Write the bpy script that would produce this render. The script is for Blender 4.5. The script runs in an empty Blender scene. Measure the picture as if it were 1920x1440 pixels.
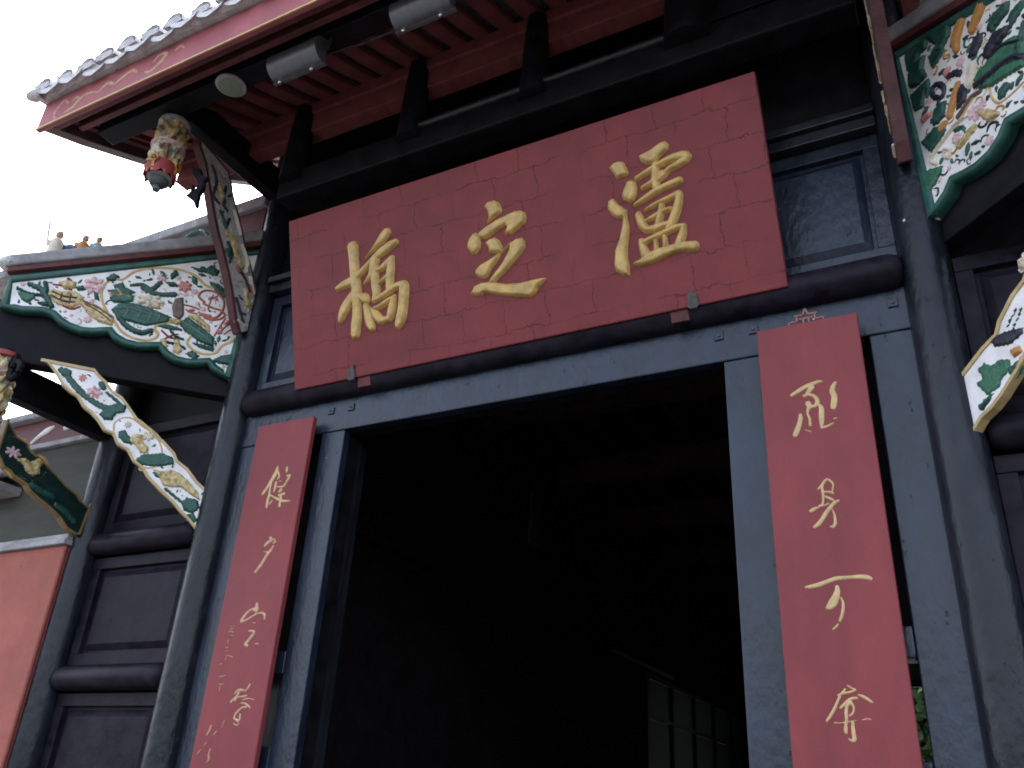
import bpy, math, random
import numpy as np
from mathutils import Vector, Matrix

scene = bpy.context.scene
COL = scene.collection
random.seed(7)

# ------------------------------------------------------------------ camera
cam_d = bpy.data.cameras.new('camera')
cam = bpy.data.objects.new('camera', cam_d)
COL.objects.link(cam)
cam_d.sensor_fit = 'HORIZONTAL'
cam_d.sensor_width = 36.0
cam_d.lens = 30.345
cam_d.clip_start = 0.05
cam_d.clip_end = 500
AX = Vector((0.883033, 0.466128, 0.054573))      # right
AY = Vector((0.166079, -0.419125, 0.892610))     # up
AZ = Vector((0.438943, -0.779140, -0.447515))    # back
cam.matrix_world = Matrix(((AX.x, AY.x, AZ.x, 2.0104), (AX.y, AY.y, AZ.y, -3.6), (AX.z, AY.z, AZ.z, 1.6), (0, 0, 0, 1)))
scene.camera = cam

# ------------------------------------------------------------------ world, sun, exposure
SUN_EL, SUN_AZ = math.radians(52), math.radians(322)
world = bpy.data.worlds.new('World')
scene.world = world
world.use_nodes = True
wn, wl = world.node_tree.nodes, world.node_tree.links
wn.clear()
sky = wn.new('ShaderNodeTexSky')
sky.sky_type = 'NISHITA'
sky.sun_disc = False
sky.sun_elevation = SUN_EL
sky.sun_rotation = SUN_AZ
sky.air_density = 1.0
sky.dust_density = 4.0
sky.ozone_density = 1.0
hs = wn.new('ShaderNodeHueSaturation')
hs.inputs['Saturation'].default_value = 0.62
bg = wn.new('ShaderNodeBackground')
bg.inputs['Strength'].default_value = 0.15
wo = wn.new('ShaderNodeOutputWorld')
wl.new(sky.outputs[0], hs.inputs['Color'])
wl.new(hs.outputs[0], bg.inputs[0])
wl.new(bg.outputs[0], wo.inputs[0])

sun_d = bpy.data.lights.new('sun', 'SUN')
sun_d.energy = 0.8
sun_d.angle = math.radians(40)
sun_d.color = (1.0, 0.97, 0.93)
sun = bpy.data.objects.new('sun', sun_d)
COL.objects.link(sun)
sdir = Vector((math.cos(SUN_EL) * math.sin(SUN_AZ), math.cos(SUN_EL) * math.cos(SUN_AZ), math.sin(SUN_EL)))
sun.rotation_euler = sdir.to_track_quat('Z', 'Y').to_euler()
sun.location = (0, -20, 30)

scene.view_settings.view_transform = 'Standard'
scene.view_settings.look = 'None'
scene.view_settings.gamma = 1.0
scene.view_settings.exposure = 2.5
scene.view_settings.use_curve_mapping = False
scene.cycles.filter_width = 1.8
scene.cycles.max_bounces = 8
scene.cycles.diffuse_bounces = 4

# ------------------------------------------------------------------ traced outlines, metres in each board's own plane
DATA = {
'Q1': [[(-1.0993,.5641,.0305),(-1.0482,.5778,.0516),(-.9877,.5891,.0573),(-.9197,.6262,.0419),(-.8586,.6645,.0357),(-.8049,.6959,.0474),(-.7519,.7216,.056),(-.6996,.7417,.0528),(-.6674,.7502,.0409)],[(-.9754,.7995,.067),(-.9721,.7423,.0656),(-.9698,.6687,.0635),(-.9675,.5956,.0662),(-.9617,.5277,.0659),(-.9634,.4453,.0596),(-.9682,.3641,.0623),(-.9779,.3115,.0652),(-.9843,.2584,.0591)],[(-1.0136,.8091),(-.9739,.8247),(-.9354,.8009),(-.9355,.7446),(-.9977,.7598)],[(-.9595,.5106,.0658),(-1.0147,.4674,.0661),(-1.0571,.4213,.0633),(-1.0829,.3769,.0422),(-1.0928,.3542,.0217)],[(-.9353,.4777,.0357),(-.9037,.4625,.0592),(-.8859,.4367,.0265)],[(-.7224,.8279,.0502),(-.7498,.8015,.0592),(-.7871,.772,.0386),(-.8344,.7393,.0191),(-.8851,.7099,.0072)],[(-.8158,.6764,.0593),(-.8348,.6312,.0474),(-.8503,.5906,.0385),(-.8779,.5639,.0267),(-.9015,.55,.0131)],[(-.8246,.6398,.0503),(-.8253,.5793,.0502),(-.8228,.5184,.0529),(-.8196,.4685,.0498),(-.8378,.4344,.0293)],[(-.8413,.4297,.0211),(-.783,.4441,.0378),(-.7181,.4703,.0393),(-.667,.4858,.0431),(-.6269,.4821,.0486),(-.6256,.4577,.0628),(-.632,.4109,.0627),(-.6426,.3492,.0625),(-.6591,.289,.0653),(-.6769,.2555,.0482),(-.6814,.2363,.0204)],[(-.8042,.6074,.0212),(-.7716,.6162,.0382),(-.7323,.6342,.0468),(-.6989,.6591,.035)],[(-.6977,.6588,.0321),(-.7092,.6014,.0495),(-.719,.5492,.0523),(-.723,.4904,.0521)],[(-.7901,.5301,.0176),(-.7507,.5484,.035),(-.7183,.5599,.0349)],[(-.9003,.4125,.0366),(-.8869,.3688,.054),(-.8776,.3127,.0573),(-.8643,.2695,.0408)],[(-.854,.3809,.0234),(-.8279,.3402,.0466),(-.7923,.3032,.0462),(-.742,.3035,.0345)],[(-.8507,.3829,.0222),(-.7994,.3881,.0326),(-.7476,.4067,.0347),(-.6961,.4261,.023)],[(-.6976,.4227,.0253),(-.7121,.3748,.0483),(-.728,.3246,.0482),(-.7362,.2969,.0344)]],
'Q2': [[(-.0626,.8077),(-.0382,.8273),(-.0007,.8266),(.0276,.8048),(.0408,.762),(.0361,.7459),(-.0097,.7278),(-.0511,.7105),(-.039,.74),(-.0428,.776)],[(-.1472,.6679),(-.1303,.6701),(-.103,.6304),(-.1053,.6049),(-.1125,.5764),(-.1386,.5482),(-.1617,.556),(-.1869,.5949),(-.1851,.6163),(-.1731,.6439)],[(-.1168,.6622),(-.0601,.6889),(.0073,.7102),(.0684,.722),(.1195,.7298),(.1508,.7243),(.1777,.7085),(.183,.6763),(.173,.6513),(.1278,.6269),(.09,.6111),(.0538,.6153),(.0511,.6254),(.069,.6551),(.0587,.6673),(.0113,.653),(-.0662,.621),(-.1076,.6316)],[(-.0731,.596),(-.0485,.61),(-.0156,.6125),(.0099,.5888),(.023,.5555),(.0206,.5305),(.0011,.5182),(-.0277,.5317),(-.062,.538),(-.0536,.5531),(-.0587,.5738)],[(.0172,.5185,.0096),(.0464,.5369,.0096),(.0804,.5582,.0113)],[(.015,.5191),(-.0042,.4854),(-.0495,.4451),(-.0763,.4046),(-.0956,.3972),(-.1272,.41),(-.1519,.4393),(-.1468,.4553),(-.1115,.4813),(-.0589,.4944),(-.0109,.5126)],[(.078,.5566),(.1134,.5711),(.1448,.5694),(.1605,.5464),(.1598,.5171),(.1417,.4921),(.093,.4534),(.0392,.4115),(-.0388,.3599),(-.0799,.3651),(-.0442,.4014),(.0208,.4581),(.0676,.5189)],[(-.1905,.3325),(-.1752,.3462),(-.1641,.365),(-.1256,.3755),(-.0795,.3692),(-.0344,.3577),(.0274,.3343),(.1074,.3224),(.1872,.3228),(.2524,.3181),(.2638,.3113),(.2315,.2839),(.2128,.2717),(.1976,.2505),(.1695,.2329),(.092,.2553),(.0041,.2789),(-.0535,.3),(-.0845,.3141),(-.1121,.3172),(-.1268,.3091),(-.1545,.3139)]],
'Q3': [[(.6826,.8187),(.7104,.8364),(.7362,.8373),(.7603,.8243),(.7703,.7897),(.778,.7588),(.7685,.7502),(.7173,.748),(.704,.7806)],[(.7673,.7163),(.79,.7182),(.81,.6983),(.8125,.6636),(.8048,.6319),(.7882,.6084),(.771,.6047),(.74,.6274),(.7344,.6517),(.7465,.6824)],[(.6563,.6393),(.6802,.6486),(.704,.609),(.7288,.5796),(.7469,.5662),(.7427,.5308),(.7478,.4791),(.7433,.4412),(.727,.3731),(.7206,.3194),(.7257,.2686),(.7207,.226),(.6938,.2322),(.6583,.2626),(.6505,.292),(.6653,.3718),(.694,.4259),(.7153,.4876),(.7258,.5297),(.6903,.5392),(.6653,.5685),(.6497,.6069)],[(.8486,.8348),(.9113,.8498),(.9576,.8696),(.9852,.8723),(.9998,.8507),(.9954,.8238),(.9485,.7959),(.9238,.7723),(.8807,.7795),(.8537,.8076)],[(.8208,.719,.0276),(.8756,.7369,.0318),(.9439,.7589,.0337),(1.0106,.773,.0404),(1.0688,.7687,.048),(1.0841,.7562,.0457)],[(1.0764,.7458,.0426),(1.0265,.7291,.0354),(.9877,.7194,.0312),(.9577,.6947,.0302),(.9289,.6808,.0325)],[(.8454,.661,.023),(.8899,.6741,.0283),(.9305,.6943,.0336),(.9489,.7113,.0298)],[(.9224,.7614,.0327),(.9178,.7233,.0381),(.9124,.6799,.038),(.9137,.646,.0379)],[(.7963,.5837,.0192),(.8424,.599,.0317),(.9055,.6232,.0368),(.9721,.6376,.0365),(1.0293,.6461,.0405)],[(.8453,.5412,.0152),(.8971,.5548,.0291),(.9634,.568,.031),(1.0183,.5802,.0361)],[(1.0227,.5735,.035),(1.0119,.5298,.0413),(.9931,.4857,.0445),(.9684,.4376,.0445),(.9497,.4153,.0297)],[(.8036,.5285,.0301),(.8127,.4898,.0381),(.8298,.4493,.0357),(.8492,.4294,.0248)],[(.8341,.4399,.0303),(.8821,.4329,.0386),(.9258,.4379,.0362),(.9684,.4376,.0339)],[(.8479,.486,.0195),(.8898,.4953,.0301),(.9347,.5097,.0278),(.9673,.5135,.0245)],[(.9279,.5419,.0279),(.9168,.4953,.0354),(.9004,.4501,.0353)],[(.8031,.3871,.0249),(.8072,.3531,.0356),(.8186,.3119,.0462)],[(.8098,.3744,.0302),(.8656,.3866,.0311),(.9262,.3984,.033),(.9862,.4101,.0306),(1.0227,.4081,.0283)],[(1.0248,.4038,.0241),(1.0122,.3666,.0387),(.991,.3234,.044)],[(.8759,.3687,.0192),(.8737,.3202,.0224)],[(.9237,.3784,.0212),(.923,.3296,.0243)],[(.7588,.2783,.0162),(.7926,.2773,.0355),(.843,.2896,.0566),(.9088,.3007,.0529),(.973,.3064,.0472),(1.0251,.3041,.0437),(1.0602,.2943,.0517)]],
'R1': [[(1.4295,3.3038,.015),(1.4592,3.32,.0187),(1.4885,3.3335,.0199),(1.5172,3.3417,.0198),(1.541,3.348,.0161),(1.5594,3.3473,.0086)],[(1.5157,3.3258,.0198),(1.5028,3.3121,.0198),(1.4921,3.298,.0148)],[(1.4799,3.2922,.0136),(1.4987,3.2942,.0123),(1.5186,3.2853,.0147),(1.5304,3.2647,.0183),(1.5286,3.2465,.0194),(1.5138,3.2359,.0146),(1.4982,3.2412,.0195),(1.4924,3.2528,.0245)],[(1.539,3.2369,.0121),(1.5441,3.2203,.0205),(1.541,3.1896,.0228),(1.5393,3.1615,.0203),(1.5361,3.1415,.0119)],[(1.5376,3.1336,.0119),(1.5579,3.1355,.0107),(1.5837,3.1467,.0071)],[(1.6125,3.3319,.0122),(1.6017,3.3153,.0194),(1.5959,3.2926,.023),(1.6014,3.2705,.0241),(1.5989,3.2474,.0264),(1.5926,3.2199,.0239)],[(1.4557,3.2064,.0122),(1.4554,3.1907,.0183),(1.4469,3.1608,.0206),(1.4353,3.1342,.0242),(1.4269,3.1174,.0218)],[(1.4927,3.2317,.0171),(1.4857,3.2066,.0097),(1.4916,3.1848,.0109),(1.4918,3.1511,.012)],[(1.4674,3.1343,.0034),(1.4912,3.1217,.006)],[(1.5902,3.1661,.0083),(1.5992,3.1672,.0071)]],
'R2': [[(1.4954,2.8648,.0069),(1.51,2.8776,.0118),(1.5231,2.8948,.0118),(1.5333,2.9019,.0099),(1.5456,2.8941,.0098),(1.5552,2.8784,.0078),(1.5514,2.8602,.0068),(1.5478,2.8441,.0058)],[(1.5114,2.8733,.0108),(1.511,2.8505,.0098),(1.511,2.8319,.0098),(1.5085,2.8076,.0088),(1.5013,2.7921,.0087)],[(1.5184,2.8496,.0098),(1.537,2.8475,.0098),(1.5511,2.8397,.0078)],[(1.5165,2.8313,.0078),(1.5307,2.8235,.0117),(1.548,2.8114,.0097)],[(1.4938,2.7929,.0097),(1.5126,2.7929,.007),(1.5282,2.7993,.007)],[(1.4544,2.7746,.0098),(1.4641,2.7777,.0156),(1.4761,2.7846,.0117),(1.4895,2.7872,.0049)],[(1.5679,2.8071,.0096),(1.5504,2.7989,.0135),(1.5338,2.7824,.0154),(1.5148,2.7602,.0173),(1.4974,2.7358,.0173),(1.4806,2.7173,.0173),(1.4647,2.7069,.0116)],[(1.5403,2.7736,.0038),(1.5457,2.7549,.0077),(1.547,2.7327,.0114),(1.5449,2.713,.0123),(1.5363,2.7019,.0123),(1.5254,2.703,.0057)]],
'R3': [[(1.4081,2.4674,.008),(1.4299,2.4691,.0159),(1.4618,2.4752,.0178),(1.4939,2.4853,.0168),(1.5257,2.4943,.0167),(1.5545,2.4954,.0147),(1.583,2.4955,.0146),(1.6113,2.4955,.0174),(1.6352,2.4919,.0183),(1.6494,2.4859,.0153)],[(1.525,2.4611,.0156),(1.5242,2.4451,.0214),(1.5161,2.4236,.0272),(1.5045,2.4044,.0329),(1.4915,2.3892,.0252),(1.4813,2.3838,.0136)],[(1.5348,2.4205,.0058),(1.5401,2.4005,.0096),(1.5373,2.3751,.0115),(1.5298,2.35,.0124),(1.5214,2.3329,.0095)],[(1.5124,2.3197,.0067),(1.5039,2.3104,.0076),(1.4917,2.3022,.0048)]],
'R4': [[(1.5226,2.098,.0054),(1.5359,2.0888,.0063),(1.5478,2.0823,.0063),(1.5253,2.0744,.0081),(1.5032,2.071,.009),(1.4844,2.0648,.0054)],[(1.5121,2.0854,.0072),(1.4976,2.0692,.0072)],[(1.4911,2.0602,.0091),(1.4799,2.0404,.0099),(1.4663,2.0153,.0108),(1.4513,1.9939,.0108),(1.4367,1.976,.0081)],[(1.5565,2.0651,.0054),(1.5701,2.0597,.0107),(1.5849,2.0507,.0115),(1.5995,2.0399,.0088)],[(1.5499,2.0544,.0089),(1.5318,2.0527,.0108),(1.5182,2.0439,.0126),(1.5024,2.0314,.0108),(1.4886,2.0207,.0072)],[(1.525,2.0402,.0143),(1.5126,2.026,.0107),(1.5066,2.0046,.0125),(1.506,1.9834,.0107),(1.5022,1.9658,.0106),(1.4992,1.9465,.0141),(1.4989,1.936,.0106)],[(1.5299,2.0367,.0089),(1.5352,2.0206,.0071),(1.5296,2.0029,.0071),(1.5179,1.994,.0071)],[(1.4631,1.9691,.0054),(1.4883,1.9692,.0044),(1.5156,1.9738,.0044),(1.5392,1.9783,.0032)],[(1.5569,1.9792,.0026),(1.5767,1.9828,.0061),(1.5904,1.9811,.0035)],[(1.526,1.9712,.0106),(1.5246,1.9519,.0132),(1.5248,1.9311,.014),(1.5246,1.9138,.0148),(1.5153,1.9093,.0087),(1.504,1.9187,.0026)]],
'L1': [[(-1.5146,3.3609,.0115),(-1.515,3.3354,.0258),(-1.5271,3.3065,.0286),(-1.5443,3.2732,.0257),(-1.5667,3.2356,.0199),(-1.5831,3.2124,.0199),(-1.5932,3.2023,.0171)],[(-1.4997,3.3233,.0143),(-1.4873,3.2964,.0142),(-1.4965,3.2824,.0114)],[(-1.5406,3.2576,.0142),(-1.5417,3.2226,.0142),(-1.5396,3.1874,.0169),(-1.5433,3.1506,.0197),(-1.5411,3.1159,.0168)],[(-1.5039,3.2606,.017),(-1.5037,3.233,.0169),(-1.5073,3.2085,.0141)],[(-1.4396,3.3459,.0142),(-1.4375,3.3228,.017)],[(-1.428,3.2939,.0113),(-1.4065,3.2937,.0141),(-1.4119,3.2768,.0168),(-1.4251,3.2535,.0126),(-1.4389,3.2327,.0126),(-1.4598,3.2303,.0112),(-1.4852,3.2333,.0113)],[(-1.4552,3.2098,.0224),(-1.4655,3.2011,.0168)],[(-1.4634,3.1786,.0139),(-1.4248,3.184,.0167)],[(-1.5338,3.1892,.0113),(-1.4952,3.1699,.0126),(-1.4538,3.1505,.0166),(-1.4208,3.1394,.0152),(-1.3898,3.1359,.0124),(-1.3653,3.1344,.0041)],[(-1.4508,3.1772,.0167),(-1.4419,3.1516,.0166),(-1.4455,3.1275,.0193),(-1.4421,3.1125,.0165)],[(-1.5063,3.1514,.0084),(-1.5237,3.1337,.014)],[(-1.4807,3.2678,.0071),(-1.4648,3.2659,.0071)]],
'L2': [[(-1.4707,2.9288,.0147),(-1.4559,2.9125,.022),(-1.478,2.9016,.022),(-1.4962,2.8861,.0196)],[(-1.4407,2.9175,.0098),(-1.4205,2.9008,.0073),(-1.4384,2.896,.0122)],[(-1.4361,2.8746,.0145),(-1.4476,2.8544,.0169),(-1.463,2.8388,.0206),(-1.4768,2.8168,.0193),(-1.49,2.7926,.0193),(-1.5078,2.7647,.0205),(-1.5316,2.7393,.0205)],[(-1.4957,2.85,.0061),(-1.4757,2.8462,.0085),(-1.459,2.8448,.0121)]],
'L3': [[(-1.4773,2.5602,.014),(-1.4741,2.5409,.0251),(-1.4715,2.524,.0264),(-1.502,2.5303,.014),(-1.5336,2.5152,.0154),(-1.559,2.4877,.0168),(-1.5671,2.469,.0168),(-1.5388,2.4724,.0125),(-1.504,2.4875,.0125),(-1.4694,2.5025,.0125),(-1.4357,2.508,.0124),(-1.4077,2.4971,.0151),(-1.4026,2.4757,.0137)],[(-1.4841,2.4593,.0055),(-1.4639,2.4549,.0069)],[(-1.4982,2.4141,.0096),(-1.4693,2.4129,.0137),(-1.4573,2.4032,.0164),(-1.4718,2.3851,.0191),(-1.4914,2.3626,.0177),(-1.5058,2.3446,.0218),(-1.4912,2.3371,.0163)],[(-1.4335,2.3456,.0081),(-1.4143,2.3438,.0081)]],
'L4': [[(-1.4215,2.1373,.013),(-1.4349,2.1176,.0117),(-1.4445,2.1067,.0104)],[(-1.5132,2.0964,.0131),(-1.4892,2.1116,.0157),(-1.4512,2.109,.0104)],[(-1.4835,2.1137,.0131),(-1.4947,2.0852,.0183),(-1.5038,2.0612,.013)],[(-1.5023,2.0787,.0105),(-1.5302,2.0547,.0157)],[(-1.4861,2.0764,.0104),(-1.4439,2.0805,.0117),(-1.4296,2.0847,.0078)],[(-1.4517,2.0631,.0078),(-1.4164,2.0694,.009),(-1.3723,2.0638,.0051)],[(-1.4662,2.0479,.0052),(-1.4318,2.0456,.009),(-1.4004,2.0305,.0128),(-1.3927,2.024,.0102)],[(-1.4181,2.0283,.0115),(-1.4477,2.0241,.0116),(-1.4683,2.009,.0129),(-1.4853,1.9917,.0129),(-1.4869,1.9745,.0103)],[(-1.4897,1.9734,.009),(-1.4558,1.9618,.0153)],[(-1.4515,1.9918,.0128),(-1.4489,1.9704,.0128),(-1.4553,1.9597,.0102)],[(-1.4861,1.9488,.0064),(-1.4624,1.9405,.0076),(-1.4464,1.9491,.0064)]],
'L5': [[(-1.6386,1.9358,.012),(-1.6439,1.914,.0143),(-1.6555,1.8942,.0143)],[(-1.5961,1.9086,.0095),(-1.6089,1.8928,.0095)],[(-1.6122,1.8246,.0094),(-1.617,1.8014,.0129),(-1.6098,1.7766,.014),(-1.6223,1.761,.007)],[(-1.6823,1.8175,.0107),(-1.6967,1.7978,.0085)],[(-1.5538,1.962,.0071),(-1.5622,1.9305,.0071)],[(-1.6499,1.8551,.0085),(-1.6626,1.8393,.0076)]],
'L6': [[(-1.6397,2.4435,.005),(-1.6092,2.4438,.0049)],[(-1.6407,2.4308,.0049),(-1.6146,2.4314,.0057)],[(-1.6469,2.4136,.0074),(-1.6332,2.4194,.0074),(-1.6095,2.4122,.0065)],[(-1.6249,2.397,.0049),(-1.607,2.3948,.0049)],[(-1.6365,2.3754,.0057),(-1.6379,2.3567,.0065)],[(-1.6441,2.3319,.0049),(-1.6266,2.3314,.0049)],[(-1.639,2.3131,.0049),(-1.6176,2.314,.0048)],[(-1.6347,2.2898,.0048),(-1.6108,2.2891,.0048),(-1.5827,2.2807,.0072)],[(-1.6234,2.2879,.0048),(-1.6305,2.2666,.0056)],[(-1.6637,2.2459,.0072),(-1.651,2.2471,.0072)],[(-1.6478,2.1815,.0064),(-1.6245,2.1827,.0087),(-1.6085,2.1869,.0055)],[(-1.6436,2.1438,.0047),(-1.6093,2.1433,.0047)],[(-1.6294,2.1391,.0055),(-1.6317,2.1093,.0055)]],
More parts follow.
